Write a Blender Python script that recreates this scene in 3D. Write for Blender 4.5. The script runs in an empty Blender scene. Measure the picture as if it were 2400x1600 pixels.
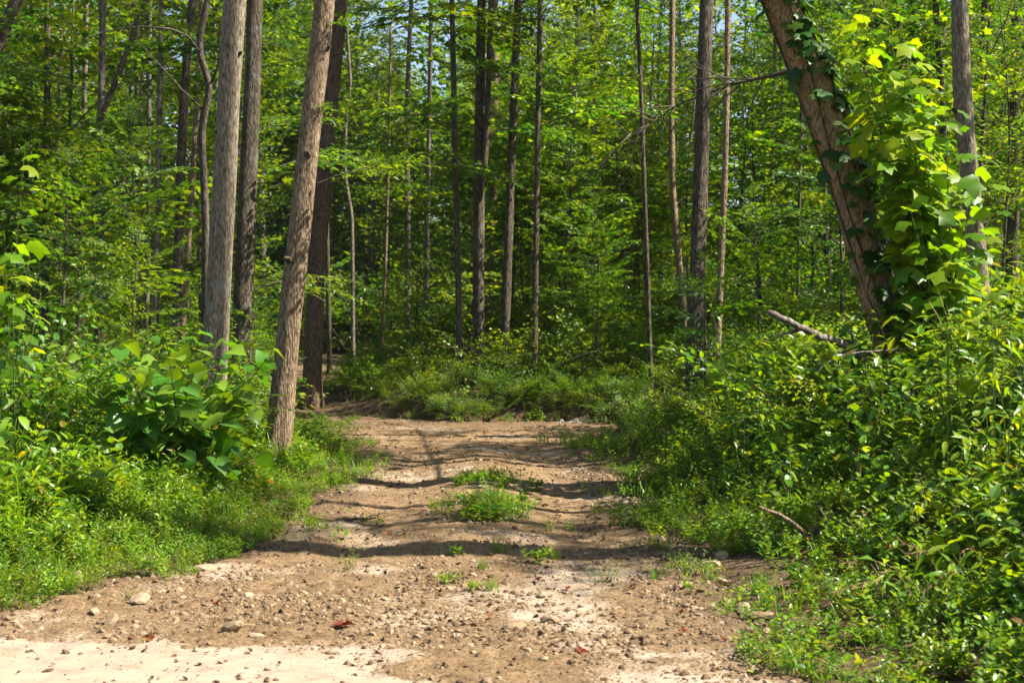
import bpy, math
import numpy as np
from mathutils import Vector, Matrix, Euler

sc = bpy.context.scene
COL = sc.collection
R = math.radians

# ------------------------------------------------------------------ camera
F = 3333.3                     # focal length in pixels of the 2400 px wide photograph (50 mm, full frame)
CZ = 1.65
PITCH = math.atan(60 / F)      # camera looks down about one degree
cam_d = bpy.data.cameras.new('camera')
cam = bpy.data.objects.new('camera', cam_d)
COL.objects.link(cam)
cam.location = (0, 0, CZ)
cam.rotation_euler = (math.pi / 2 - PITCH, 0, 0)
cam_d.lens = 50
cam_d.sensor_width = 36
cam_d.clip_end = 2000
cam_d.dof.use_dof = True
cam_d.dof.focus_distance = 13.5
cam_d.dof.aperture_fstop = 5.0
sc.camera = cam

# ------------------------------------------------------------------ sky, sun, exposure
SUN_EL, SUN_BACK = 49.0, 7.0   # sun to the right of the view, a little behind the camera
w = bpy.data.worlds.new('World')
sc.world = w
w.use_nodes = True
wn = w.node_tree
sky = wn.nodes.new('ShaderNodeTexSky')
sky.sky_type = 'NISHITA'
sky.sun_disc = False
sky.sun_elevation = R(SUN_EL)
sky.sun_rotation = R(90 + SUN_BACK)
sky.air_density = 1.0
sky.dust_density = 1.2
bg = wn.nodes['Background']
bg.inputs[1].default_value = 0.064
wn.links.new(sky.outputs[0], bg.inputs[0])
sun_d = bpy.data.lights.new('sun', 'SUN')
sun_d.energy = 5.0
sun_d.angle = R(0.53)
sun_d.color = (1.0, 0.93, 0.82)
sun = bpy.data.objects.new('sun', sun_d)
COL.objects.link(sun)
sdir = Vector((math.cos(R(SUN_EL)) * math.cos(R(SUN_BACK)), -math.cos(R(SUN_EL)) * math.sin(R(SUN_BACK)), math.sin(R(SUN_EL))))
sun.rotation_euler = sdir.to_track_quat('Z', 'Y').to_euler()
sun.location = sdir * 60
sc.view_settings.view_transform = 'Standard'
sc.view_settings.look = 'None'
sc.view_settings.gamma = 1
sc.view_settings.use_curve_mapping = False
sc.view_settings.exposure = 1.72
sc.cycles.max_bounces = 5
sc.cycles.diffuse_bounces = 2
sc.cycles.glossy_bounces = 2
sc.cycles.transmission_bounces = 3
sc.cycles.use_denoising = True
sc.cycles.caustics_reflective = False
sc.cycles.caustics_refractive = False

# ------------------------------------------------------------------ small maths
rng = np.random.default_rng(11)
up3 = np.array([0, 0, 1.0])

def at(px, py, d):
    """world point on the ray through photograph pixel (2400 x 1600) at distance d along the road axis"""
    a, b = (px - 1200) / F, (800 - py) / F
    c, s = math.cos(PITCH), math.sin(PITCH)
    y, z = c + b * s, -s + b * c
    k = d / y
    return np.array([a * k, d, CZ + z * k])

def pix(p):
    c, s = math.cos(PITCH), math.sin(PITCH)
    y, z = p[1], p[2] - CZ
    f, u = c * y - s * z, s * y + c * z
    return 1200 + F * p[0] / f, 800 - F * u / f

def nrm(v):
    v = np.asarray(v, float)
    return v / np.maximum(np.linalg.norm(v, axis=-1, keepdims=True), 1e-9)

_perm = np.random.default_rng(5).random(65536)
def vnoise(x, y):
    x = np.asarray(x, float); y = np.asarray(y, float)
    xi, yi = np.floor(x).astype(int), np.floor(y).astype(int)
    fx, fy = x - xi, y - yi
    fx = fx * fx * (3 - 2 * fx); fy = fy * fy * (3 - 2 * fy)
    h = lambda i, j: _perm[((i & 255) * 256 + (j & 255)) & 65535]
    return (h(xi, yi) * (1 - fx) + h(xi + 1, yi) * fx) * (1 - fy) + (h(xi, yi + 1) * (1 - fx) + h(xi + 1, yi + 1) * fx) * fy
def fbm(x, y, o=4):
    r, a = 0, 0.5
    for k in range(o):
        r = r + a * (vnoise(x * 2 ** k + 17.3 * k, y * 2 ** k + 9.1 * k) - 0.5); a *= 0.5
    return r
def sm(a, b, x):
    t = np.clip((np.asarray(x, float) - a) / (b - a), 0, 1)
    return t * t * (3 - 2 * t)

# ------------------------------------------------------------------ road line and terrain
RC = np.array([(-0.9, -12), (-0.6, 4), (-0.32, 9), (-0.28, 13), (-0.3, 16), (-0.55, 18.6), (-1.7, 20.6), (-3.6, 22.2),
               (-5.4, 24.6), (-6.1, 28), (-5.9, 33), (-5.6, 40), (-5.8, 47), (-7.2, 56), (-10, 66)])
def road_sd(x, y):
    """signed distance to the road edge (negative on the road) and side (+1 right / outside of the bend)"""
    x = np.asarray(x, float); y = np.asarray(y, float)
    best = np.full(x.shape, 1e9); side = np.ones(x.shape)
    for (ax, ay), (bx, by) in zip(RC[:-1], RC[1:]):
        dx, dy = bx - ax, by - ay
        t = np.clip(((x - ax) * dx + (y - ay) * dy) / (dx * dx + dy * dy), 0, 1)
        px, py = ax + t * dx, ay + t * dy
        d = np.hypot(x - px, y - py)
        s = np.sign((x - ax) * dy - (y - ay) * dx)
        m = d < best
        best = np.where(m, d, best); side = np.where(m, s, side)
    hw = 1.45 - 0.12 * sm(10, 15, y) + 0.25 * sm(17, 19, y) * (1 - sm(23, 27, y))
    sd = best - hw
    fan = np.maximum.reduce([y - 9.9, -(x + 1.75 + (9.9 - y) * 0.56) * 0.87, x - 1.25])
    bulge = np.hypot((x - 0.1) / 1.15, (y - 20.2) / 1.0) - 1.9
    sd = np.minimum(np.minimum(sd, fan), bulge)
    return sd, side

def height(x, y):
    x = np.asarray(x, float); y = np.asarray(y, float)
    sd, side = road_sd(x, y)
    d = np.maximum(sd, 0)
    outer = np.maximum(side, 0)
    near = 1 - sm(14.5, 20.5, y)
    bank = 1.25 * sm(0.0, 4.2, d) * near + (1 - near) * (0.42 * sm(0.0, 0.55, d) + 0.5 * sm(0.5, 9, d))
    bank = np.where((x < -1.2) & (y > 18), bank * (.12 + .88 * sm(-3.2, -1.2, x)) , bank)
    left = 0.22 * sm(0.0, 2.5, d) + 0.35 * sm(4, 14, d)
    z = np.where(outer > 0, bank, left)
    hill = 0.10 * np.maximum(y - 58, 0) * sm(58, 90, y) + 0.02 * np.maximum(np.abs(x) - 14, 0)
    z = z + hill
    z = z + fbm(x * 0.6, y * 0.6, 3) * 0.22 * sm(0.1, 2.0, d) + fbm(x * 2.5, y * 2.5, 2) * 0.05 * sm(0.05, 0.5, d)
    return z
def H1(x, y):
    return float(height(np.array([x]), np.array([y]))[0])

# ------------------------------------------------------------------ materials
def new_mat(name):
    m = bpy.data.materials.new(name); m.use_nodes = True
    n = m.node_tree; n.nodes.clear()
    o = n.nodes.new('ShaderNodeOutputMaterial')
    return m, n, o
def nd(n, t, **kw):
    x = n.nodes.new(t)
    for k, v in kw.items(): setattr(x, k, v)
    return x
def ramp(n, stops, fac):
    r = nd(n, 'ShaderNodeValToRGB')
    e = r.color_ramp.elements
    while len(e) < len(stops): e.new(0.5)
    for i, (p, c) in enumerate(stops):
        e[i].position = p; e[i].color = (*c, 1)
    n.links.new(fac, r.inputs[0])
    return r
def mixc(n, fac, a, b, blend='MIX'):
    m = nd(n, 'ShaderNodeMix', data_type='RGBA', blend_type=blend)
    for i, v in ((0, fac), (6, a), (7, b)):
        if hasattr(v, 'links'): n.links.new(v, m.inputs[i])
        elif i == 0: m.inputs[0].default_value = v
        else: m.inputs[i].default_value = (*v, 1)
    return m.outputs[2]
def noise(n, co, scale, detail=4, rough=0.55, dist=0.0):
    t = nd(n, 'ShaderNodeTexNoise')
    t.inputs['Scale'].default_value = scale; t.inputs['Detail'].default_value = detail
    t.inputs['Roughness'].default_value = rough; t.inputs['Distortion'].default_value = dist
    n.links.new(co, t.inputs['Vector'])
    return t.outputs[0]
def coords(n, scale=(1, 1, 1)):
    tc = nd(n, 'ShaderNodeTexCoord')
    mp = nd(n, 'ShaderNodeMapping')
    mp.inputs['Scale'].default_value = scale
    n.links.new(tc.outputs['Object'], mp.inputs['Vector'])
    return mp.outputs[0]

def leaf_mat(name, dark, mid, light, trans, tfac=0.45, gloss=0.10, rough=0.38, age=None):
    """two sided leaf: per-leaf tint, light shining through, a thin waxy gloss"""
    m, n, o = new_mat(name)
    ge = nd(n, 'ShaderNodeNewGeometry'); oi = nd(n, 'ShaderNodeObjectInfo')
    st = [(0.0, dark), (0.5, mid), (1.0, light)]
    if age: st = [(0.0, dark), (0.5, mid), (0.985, light), (0.993, age)]
    sm_ = nd(n, 'ShaderNodeMath', operation='ADD'); fr = nd(n, 'ShaderNodeMath', operation='FRACT')
    n.links.new(ge.outputs['Random Per Island'], sm_.inputs[0]); n.links.new(oi.outputs['Random'], sm_.inputs[1]); n.links.new(sm_.outputs[0], fr.inputs[0])
    c = ramp(n, st, fr.outputs[0]).outputs[0]
    hs = nd(n, 'ShaderNodeHueSaturation')
    mr = nd(n, 'ShaderNodeMapRange')
    mr.inputs[3].default_value = 0.476; mr.inputs[4].default_value = 0.52
    n.links.new(oi.outputs['Random'], mr.inputs[0]); n.links.new(mr.outputs[0], hs.inputs['Hue'])
    n.links.new(c, hs.inputs['Color'])
    co = coords(n)
    nv = noise(n, co, 9.0, 2)
    mv = nd(n, 'ShaderNodeMapRange'); mv.inputs[3].default_value = 0.75; mv.inputs[4].default_value = 1.25
    n.links.new(nv, mv.inputs[0])
    mo = nd(n, 'ShaderNodeMath', operation='MULTIPLY_ADD'); wn_ = nd(n, 'ShaderNodeTexWhiteNoise', noise_dimensions='1D')
    n.links.new(oi.outputs['Random'], wn_.inputs['W']); n.links.new(wn_.outputs['Value'], mo.inputs[0]); mo.inputs[1].default_value = 0.5; mo.inputs[2].default_value = 0.72
    mp_ = nd(n, 'ShaderNodeMath', operation='MULTIPLY'); n.links.new(mv.outputs[0], mp_.inputs[0]); n.links.new(mo.outputs[0], mp_.inputs[1])
    n.links.new(mp_.outputs[0], hs.inputs['Value'])
    di = nd(n, 'ShaderNodeBsdfDiffuse'); tr = nd(n, 'ShaderNodeBsdfTranslucent'); gl = nd(n, 'ShaderNodeBsdfGlossy')
    n.links.new(hs.outputs[0], di.inputs[0])
    tm = nd(n, 'ShaderNodeMix', data_type='RGBA', blend_type='MULTIPLY')
    tm.inputs[0].default_value = 1.0
    n.links.new(hs.outputs[0], tm.inputs[6]); tm.inputs[7].default_value = (*trans, 1)
    n.links.new(tm.outputs[2], tr.inputs[0])
    gl.inputs['Roughness'].default_value = rough
    gl.inputs['Color'].default_value = (0.9, 0.95, 0.9, 1)
    m1 = nd(n, 'ShaderNodeMixShader'); m1.inputs[0].default_value = tfac
    n.links.new(di.outputs[0], m1.inputs[1]); n.links.new(tr.outputs[0], m1.inputs[2])
    lw = nd(n, 'ShaderNodeLayerWeight'); lw.inputs[0].default_value = 0.3
    ma = nd(n, 'ShaderNodeMath', operation='MULTIPLY_ADD')
    n.links.new(lw.outputs['Fresnel'], ma.inputs[0]); ma.inputs[1].default_value = gloss * 1.5; ma.inputs[2].default_value = gloss * 0.35
    m2 = nd(n, 'ShaderNodeMixShader')
    n.links.new(ma.outputs[0], m2.inputs[0]); n.links.new(m1.outputs[0], m2.inputs[1]); n.links.new(gl.outputs[0], m2.inputs[2])
    n.links.new(m2.outputs[0], o.inputs[0])
    return m

def bark_mat(name, furrow, mid, ridge, vs=26, hs_=4.0, bump=0.6, lichen=None, plates=False):
    m, n, o = new_mat(name)
    co = coords(n, (vs, vs, hs_))
    a = noise(n, co, 1.0, 4, 0.55, 0.25)
    co2 = coords(n, (vs * 0.32, vs * 0.32, hs_ * 0.35))
    b = noise(n, co2, 1.0, 3, 0.6, 0.2)
    if plates:
        v = nd(n, 'ShaderNodeTexVoronoi', feature='DISTANCE_TO_EDGE'); v.inputs['Scale'].default_value = 1.0
        n.links.new(coords(n, (vs * 0.7, vs * 0.7, hs_ * 1.5)), v.inputs['Vector'])
        mm = nd(n, 'ShaderNodeMath', operation='MULTIPLY_ADD'); n.links.new(v.outputs[0], mm.inputs[0]); mm.inputs[1].default_value = 0.9
        n.links.new(a, mm.inputs[2]); a = mm.outputs[0]
    c = ramp(n, [(0.34, furrow), (0.48, mid), (0.64, ridge)], a).outputs[0]
    c = mixc(n, 0.7, c, ramp(n, [(0.3, (0.72, 0.72, 0.72)), (0.7, (1.2, 1.2, 1.2))], b).outputs[0], 'MULTIPLY')
    if lichen:
        l = ramp(n, [(0.56, (0, 0, 0)), (0.66, (1, 1, 1))], noise(n, coords(n, (5, 5, 3.2)), 1.0, 6, 0.7)).outputs[0]
        c = mixc(n, l, c, lichen)
    p = nd(n, 'ShaderNodeBsdfPrincipled')
    n.links.new(c, p.inputs['Base Color']); p.inputs['Roughness'].default_value = 0.9
    p.inputs['Specular IOR Level'].default_value = 0.15
    bp = nd(n, 'ShaderNodeBump'); bp.inputs['Strength'].default_value = bump; bp.inputs['Distance'].default_value = 0.03
    n.links.new(a, bp.inputs['Height']); n.links.new(bp.outputs[0], p.inputs['Normal'])
    n.links.new(p.outputs[0], o.inputs[0])
    return m

M = {}
YG = (2.3, 2.0, 0.30)
M['leaf_wood'] = leaf_mat('leaf_understory', (0.020, 0.072, 0.008), (0.060, 0.134, 0.009), (0.160, 0.228, 0.010), YG, 0.5, 0.04)
M['leaf_canopy'] = leaf_mat('leaf_canopy', (0.022, 0.074, 0.008), (0.062, 0.138, 0.009), (0.160, 0.230, 0.010), YG, 0.5, 0.035)
M['leaf_far'] = leaf_mat('leaf_far', (0.038, 0.090, 0.016), (0.068, 0.135, 0.016), (0.120, 0.185, 0.016), YG, 0.42, 0.03)
M['leaf_herb'] = leaf_mat('leaf_herb', (0.050, 0.135, 0.008), (0.110, 0.210, 0.009), (0.205, 0.295, 0.012), YG, 0.42, 0.05, age=(0.24, 0.14, 0.04))
M['leaf_bank'] = leaf_mat('leaf_bank', (0.040, 0.115, 0.009), (0.105, 0.200, 0.010), (0.215, 0.300, 0.012), YG, 0.42, 0.07, 0.36, age=(0.20, 0.11, 0.04))
M['leaf_heart'] = leaf_mat('leaf_redbud', (0.055, 0.155, 0.016), (0.080, 0.190, 0.017), (0.130, 0.240, 0.018), YG, 0.40, 0.06, 0.40)
M['leaf_tulip'] = leaf_mat('leaf_tulip', (0.070, 0.165, 0.007), (0.135, 0.235, 0.008), (0.215, 0.300, 0.009), YG, 0.55, 0.05, 0.38)
M['leaf_vine'] = leaf_mat('leaf_vine', (0.020, 0.068, 0.008), (0.036, 0.095, 0.009), (0.062, 0.130, 0.010), YG, 0.42, 0.05, 0.40)
M['leaf_lime'] = leaf_mat('leaf_lime', (0.105, 0.190, 0.009), (0.145, 0.225, 0.010), (0.180, 0.250, 0.014), YG, 0.5, 0.05)
M['leaf_rust'] = leaf_mat('leaf_rust', (0.15, 0.036, 0.012), (0.18, 0.055, 0.018), (0.21, 0.08, 0.03), (1.3, 1.0, 0.7), 0.25, 0.03)
M['grass'] = leaf_mat('grass_blade', (0.060, 0.140, 0.009), (0.095, 0.185, 0.011), (0.150, 0.235, 0.016), YG, 0.42, 0.05)
M['bark_pale'] = bark_mat('bark_pale', (0.075, 0.055, 0.034), (0.180, 0.143, 0.098), (0.310, 0.255, 0.183), 58, 13, 1.0, (0.225, 0.205, 0.165))
M['bark_brown'] = bark_mat('bark_brown', (0.070, 0.044, 0.023), (0.180, 0.124, 0.073), (0.310, 0.235, 0.153), 58, 14, 1.0)
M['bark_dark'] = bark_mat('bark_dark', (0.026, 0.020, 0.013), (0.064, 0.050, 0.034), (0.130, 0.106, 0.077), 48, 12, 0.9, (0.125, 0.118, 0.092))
M['bark_pine'] = bark_mat('bark_pine', (0.034, 0.021, 0.014), (0.080, 0.050, 0.034), (0.145, 0.095, 0.068), 26, 11, 0.9, None, True)
M['bark_vine'] = bark_mat('bark_orange', (0.115, 0.066, 0.030), (0.260, 0.165, 0.082), (0.410, 0.285, 0.160), 54, 15, 1.0)
M['bark_far'] = bark_mat('bark_far', (0.055, 0.046, 0.034), (0.112, 0.094, 0.070), (0.195, 0.168, 0.128), 24, 8, 0.6)
M['dead_wood'] = bark_mat('dead_wood', (0.065, 0.050, 0.037), (0.140, 0.112, 0.086), (0.245, 0.210, 0.170), 40, 8, 0.6)
M['twig'] = bark_mat('twig', (0.040, 0.030, 0.020), (0.075, 0.058, 0.038), (0.120, 0.095, 0.065), 30, 10, 0.2)
def plain(name, col, rough=0.8, var=0.35, scale=12):
    m, n, o = new_mat(name)
    p = nd(n, 'ShaderNodeBsdfPrincipled')
    v = noise(n, coords(n), scale, 5, 0.6)
    lo = tuple(c * (1 - var) for c in col); hi = tuple(c * (1 + var) for c in col)
    n.links.new(ramp(n, [(0.3, lo), (0.7, hi)], v).outputs[0], p.inputs['Base Color'])
    p.inputs['Roughness'].default_value = rough; p.inputs['Specular IOR Level'].default_value = 0.2
    n.links.new(p.outputs[0], o.inputs[0])
    return m
M['stem'] = plain('green_stem', (0.07, 0.11, 0.02))
M['stem_red'] = plain('reddish_stem', (0.11, 0.05, 0.022))
M['straw'] = plain('dry_straw', (0.26, 0.165, 0.085))
def stone_mat(name, a, b, c):
    m, n, o = new_mat(name)
    oi = nd(n, 'ShaderNodeObjectInfo')
    base = ramp(n, [(0.0, a), (0.55, b), (1.0, c)], oi.outputs['Random']).outputs[0]
    v = noise(n, coords(n), 3.0, 6, 0.65)
    col = mixc(n, 0.8, base, ramp(n, [(0.3, (0.6, 0.57, 0.52)), (0.7, (1.2, 1.2, 1.2))], v).outputs[0], 'MULTIPLY')
    p = nd(n, 'ShaderNodeBsdfPrincipled'); n.links.new(col, p.inputs['Base Color'])
    p.inputs['Roughness'].default_value = 0.9; p.inputs['Specular IOR Level'].default_value = 0.2
    bp = nd(n, 'ShaderNodeBump'); bp.inputs['Strength'].default_value = 0.5; bp.inputs['Distance'].default_value = 0.01
    n.links.new(noise(n, coords(n), 9.0, 6, 0.7), bp.inputs['Height']); n.links.new(bp.outputs[0], p.inputs['Normal'])
    n.links.new(p.outputs[0], o.inputs[0])
    return m
M['gravel'] = stone_mat('gravel', (0.105, 0.067, 0.036), (0.195, 0.132, 0.073), (0.33, 0.248, 0.158))
M['rock'] = stone_mat('rock', (0.26, 0.185, 0.108), (0.31, 0.235, 0.15), (0.20, 0.14, 0.085))
M['debris'] = stone_mat('leaf_debris', (0.058, 0.035, 0.021), (0.12, 0.072, 0.042), (0.20, 0.125, 0.072))

def soil_mat():
    m, n, o = new_mat('forest_floor')
    co = coords(n)
    a = noise(n, co, 1.3, 6, 0.6); b = noise(n, co, 22, 5, 0.7)
    c = ramp(n, [(0.35, (0.048, 0.031, 0.018)), (0.55, (0.105, 0.068, 0.040)), (0.7, (0.175, 0.120, 0.072))], b).outputs[0]
    c = mixc(n, 0.6, c, ramp(n, [(0.35, (0.6, 0.6, 0.6)), (0.65, (1.25, 1.2, 1.1))], a).outputs[0], 'MULTIPLY')
    p = nd(n, 'ShaderNodeBsdfPrincipled'); n.links.new(c, p.inputs['Base Color']); p.inputs['Roughness'].default_value = 0.95
    p.inputs['Specular IOR Level'].default_value = 0.1
    bp = nd(n, 'ShaderNodeBump'); bp.inputs['Strength'].default_value = 0.7; bp.inputs['Distance'].default_value = 0.04
    n.links.new(b, bp.inputs['Height']); n.links.new(bp.outputs[0], p.inputs['Normal'])
    n.links.new(p.outputs[0], o.inputs[0])
    return m
M['soil'] = soil_mat()
def road_mat():
    m, n, o = new_mat('dirt_road')
    co = coords(n)
    fine = noise(n, co, 46, 7, 0.8); med = noise(n, co, 6, 6, 0.65, 0.4); big = noise(n, co, 0.9, 4, 0.55, 0.5)
    c = ramp(n, [(0.36, (0.058, 0.036, 0.019)), (0.48, (0.176, 0.113, 0.057)), (0.64, (0.305, 0.210, 0.117))], fine).outputs[0]
    d = ramp(n, [(0.36, (0.60, 0.56, 0.52)), (0.60, (1.15, 1.15, 1.15))], med).outputs[0]
    c = mixc(n, 0.8, c, d, 'MULTIPLY')
    att = nd(n, 'ShaderNodeAttribute', attribute_name='sand')      # washed-out fine sand lies here
    mm = nd(n, 'ShaderNodeMath', operation='MULTIPLY_ADD')
    n.links.new(big, mm.inputs[0]); mm.inputs[1].default_value = 1.1; n.links.new(att.outputs['Fac'], mm.inputs[2])
    mm2 = nd(n, 'ShaderNodeMath', operation='MULTIPLY_ADD')
    n.links.new(fine, mm2.inputs[0]); mm2.inputs[1].default_value = 0.55; n.links.new(mm.outputs[0], mm2.inputs[2])
    sf = ramp(n, [(0.90, (0, 0, 0)), (1.10, (1, 1, 1))], mm2.outputs[0]).outputs[0]
    sand = ramp(n, [(0.30, (0.190, 0.142, 0.094)), (0.46, (0.270, 0.212, 0.150)), (0.70, (0.320, 0.262, 0.192))], med).outputs[0]
    c = mixc(n, sf, c, sand)
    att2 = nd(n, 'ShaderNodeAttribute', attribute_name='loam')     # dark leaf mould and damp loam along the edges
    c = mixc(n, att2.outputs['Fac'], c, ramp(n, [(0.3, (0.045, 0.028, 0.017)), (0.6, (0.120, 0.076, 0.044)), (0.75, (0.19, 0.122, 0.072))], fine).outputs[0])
    p = nd(n, 'ShaderNodeBsdfPrincipled'); n.links.new(c, p.inputs['Base Color']); p.inputs['Roughness'].default_value = 0.95
    p.inputs['Specular IOR Level'].default_value = 0.12
    bp = nd(n, 'ShaderNodeBump'); bp.inputs['Strength'].default_value = 0.8; bp.inputs['Distance'].default_value = 0.02
    inv = nd(n, 'ShaderNodeMath', operation='MULTIPLY_ADD'); n.links.new(sf, inv.inputs[0]); inv.inputs[1].default_value = -0.6; inv.inputs[2].default_value = 0.8
    n.links.new(inv.outputs[0], bp.inputs['Strength'])
    n.links.new(fine, bp.inputs['Height']); n.links.new(bp.outputs[0], p.inputs['Normal'])
    n.links.new(p.outputs[0], o.inputs[0])
    return m
M['road'] = road_mat()

# ------------------------------------------------------------------ mesh builder
class MB:
    def __init__(self): self.parts = []; self.nv = 0
    def add(self, V, Fs, mat=0):
        V = np.asarray(V, float)
        if not isinstance(Fs, list): Fs = [Fs]
        for f in Fs:
            f = np.asarray(f, int)
            if len(f): self.parts.append(('f', f + self.nv, mat))
        self.parts.append(('v', V, 0)); self.nv += len(V)
    def merge(self, other, Mx=None, s=1.0, T=(0, 0, 0), mats=None):
        off = self.nv
        for k, a, m in other.parts:
            if k == 'v':
                V = a * s
                if Mx is not None: V = V @ Mx.T
                self.parts.append(('v', V + np.asarray(T), 0)); self.nv += len(V)
            else:
                self.parts.append(('f', a + off, mats[m] if mats else m))
    def mesh(self, name, mats, smooth=()):
        V = np.concatenate([a for k, a, m in self.parts if k == 'v']).astype(np.float32)
        fs = [(a, m) for k, a, m in self.parts if k == 'f']
        loops = np.concatenate([a.ravel() for a, m in fs]).astype(np.int32)
        cnt = np.concatenate([np.full(len(a), a.shape[1]) for a, m in fs]).astype(np.int32)
        mi = np.concatenate([np.full(len(a), m) for a, m in fs]).astype(np.int32)
        me = bpy.data.meshes.new(name)
        me.vertices.add(len(V)); me.vertices.foreach_set('co', V.ravel())
        me.loops.add(len(loops)); me.loops.foreach_set('vertex_index', loops)
        me.polygons.add(len(cnt))
        me.polygons.foreach_set('loop_start', np.concatenate([[0], np.cumsum(cnt)[:-1]]).astype(np.int32))
        me.polygons.foreach_set('loop_total', cnt)
        for k in mats: me.materials.append(M[k])
        me.polygons.foreach_set('material_index', mi)
        me.polygons.foreach_set('use_smooth', np.isin(mi, list(smooth)) if len(smooth) else np.zeros(len(mi), bool))
        me.update(calc_edges=True)
        return me

def frames(P):
    T = nrm(np.gradient(P, axis=0))
    ref = np.array([1.0, 0, 0]) if abs(T[0][0]) < 0.8 else np.array([0, 1.0, 0])
    A = []
    a = ref - T[0] * ref.dot(T[0]); a /= np.linalg.norm(a)
    for t in T:
        a = a - t * a.dot(t); a /= max(np.linalg.norm(a), 1e-9); A.append(a)
    A = np.array(A)
    return T, A, np.cross(T, A)
def tube(mb, P, rad, n=6, mat=0, rough=0.0, seed=0, cap=True, lobes=None):
    P = np.asarray(P, float); rad = np.broadcast_to(np.asarray(rad, float), (len(P),))
    T, A, B = frames(P)
    th = np.arange(n) / n * 2 * math.pi
    rr = rad[:, None] * np.ones(n)
    if rough:
        i = np.arange(len(P))[:, None] * 0.37; j = np.arange(n)[None, :]
        rr = rr * (1 + rough * 2 * (vnoise(i + seed * 7.1, (j % n) * 0.9 + seed * 3.3) - 0.5))
        rr = rr * (1 + rough * 1.2 * np.sin(th * 3 + seed)[None, :] * 0.5)
    if lobes is not None: rr = rr * (1 + lobes[:, None] * (.6 * np.cos(th * 4 + seed) + .4 * np.cos(th * 7 + 2 * seed))[None, :])
    V = P[:, None, :] + rr[:, :, None] * (np.cos(th)[None, :, None] * A[:, None, :] + np.sin(th)[None, :, None] * B[:, None, :])
    V = V.reshape(-1, 3)
    r = np.arange(len(P) - 1)[:, None] * n; k = np.arange(n)[None, :]; k2 = (k + 1) % n
    Q = np.stack([r + k, r + k2, r + n + k2, r + n + k], -1).reshape(-1, 4)
    fs = [Q]
    if cap:
        V = np.vstack([V, P[-1] + T[-1] * rad[-1] * 0.6, P[0]])
        m = len(V); l = (len(P) - 1) * n
        fs.append(np.array([(l + i, l + (i + 1) % n, m - 2) for i in range(n)]))
        fs.append(np.array([((i + 1) % n, i, m - 1) for i in range(n)]))
    mb.add(V, fs, mat)

# leaf outlines: u along the blade, v across, w out of the blade
def tm(half, mid):
    """half outline points (u,v,w) on one side between base and tip, midrib points -> verts, faces"""
    mids = [(u, 0, w) for u, w in mid]
    V = mids + list(half) + [(u, -v, ww) for u, v, ww in half]
    return np.array(V, float)
LEAF = {}
LEAF['dia'] = (np.array([(0, 0, 0), (.42, .30, .05), (1, 0, -.08), (.42, -.30, .05)]), [np.array([(0, 2, 1), (0, 3, 2)])])
LEAF['ovate'] = (np.array([(0, 0, 0), (.45, 0, -.02), (1, 0, -.14), (.22, .27, .05), (.62, .24, .0), (.22, -.27, .05), (.62, -.24, .0)]),
                 [np.array([(0, 1, 3), (0, 5, 1)]), np.array([(1, 2, 4, 3), (1, 5, 6, 2)])])
LEAF['lance'] = (np.array([(0, 0, 0), (.45, 0, .02), (1, 0, -.22), (.2, .10, .06), (.6, .09, .03), (.2, -.10, .06), (.6, -.09, .03)]),
                 [np.array([(0, 1, 3), (0, 5, 1)]), np.array([(1, 2, 4, 3), (1, 5, 6, 2)])])
LEAF['maple'] = (np.array([(0, 0, 0), (.40, 0, -.03), (1, 0, -.14), (.05, .36, .02), (.30, .24, .04), (.55, .50, -.06), (.60, .18, .02),
                           (.05, -.36, .02), (.30, -.24, .04), (.55, -.50, -.06), (.60, -.18, .02)]),
                 [np.array([(0, 1, 4), (0, 4, 3), (1, 5, 4), (1, 6, 5), (1, 2, 6), (0, 8, 1), (0, 7, 8), (1, 8, 9), (1, 9, 10), (1, 10, 2)])])
def outline_leaf(half, mid, curl=0.0):
    """a blade from an outline on one side and a midrib with the same number of points; two rows of quads with a folded rib"""
    n = len(mid); V = []; Q = []
    for (u, w) in mid: V.append((u, 0, w - curl * u * u))
    for s in (1, -1):
        for (u, v, w) in half: V.append((u, s * v, w - curl * u * u))
    for i in range(n - 1):
        Q.append((i, i + 1, n + i + 1, n + i)); Q.append((i + 1, i, 2 * n + i, 2 * n + i + 1))
    return np.array(V, float), [np.array(Q)]
LEAF['heart'] = outline_leaf([(-.10, .14, .02), (-.12, .34, .05), (.08, .50, .06), (.36, .48, .04), (.64, .30, .02), (.97, .02, 0)],
                             [(0, 0), (.06, 0), (.18, 0), (.38, 0), (.64, 0), (1.0, 0)], 0.12)
LEAF['tulip'] = outline_leaf([(.0, .06, 0), (.10, .40, .03), (.30, .52, -.03), (.42, .34, .03), (.62, .36, .02), (.90, .34, -.05), (.86, .04, 0)],
                             [(0, 0), (.12, 0), (.28, 0), (.44, 0), (.58, 0), (.72, 0), (.82, 0)], 0.14)
LEAF['grape'] = outline_leaf([(-.06, .12, .02), (-.10, .34, .03), (.16, .56, -.03), (.34, .42, .03), (.60, .44, -.03), (.72, .20, .02), (1.0, .01, -.04)],
                             [(0, 0), (.06, 0), (.20, 0), (.36, 0), (.54, 0), (.76, 0), (1.0, 0)], 0.10)
LEAF['broad'] = outline_leaf([(.0, .02, 0), (.16, .19, .04), (.36, .27, .05), (.58, .24, .04), (.80, .13, .02), (1.0, .01, 0)],
                             [(0, 0), (.18, 0), (.38, .0), (.58, 0), (.80, 0), (1.0, 0)], 0.22)
LEAF['weed'] = outline_leaf([(.0, .01, 0), (.18, .10, .03), (.40, .135, .04), (.65, .10, .03), (1.0, .005, 0)],
                            [(0, 0), (.2, 0), (.4, 0), (.66, 0), (1.0, 0)], 0.30)

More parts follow.
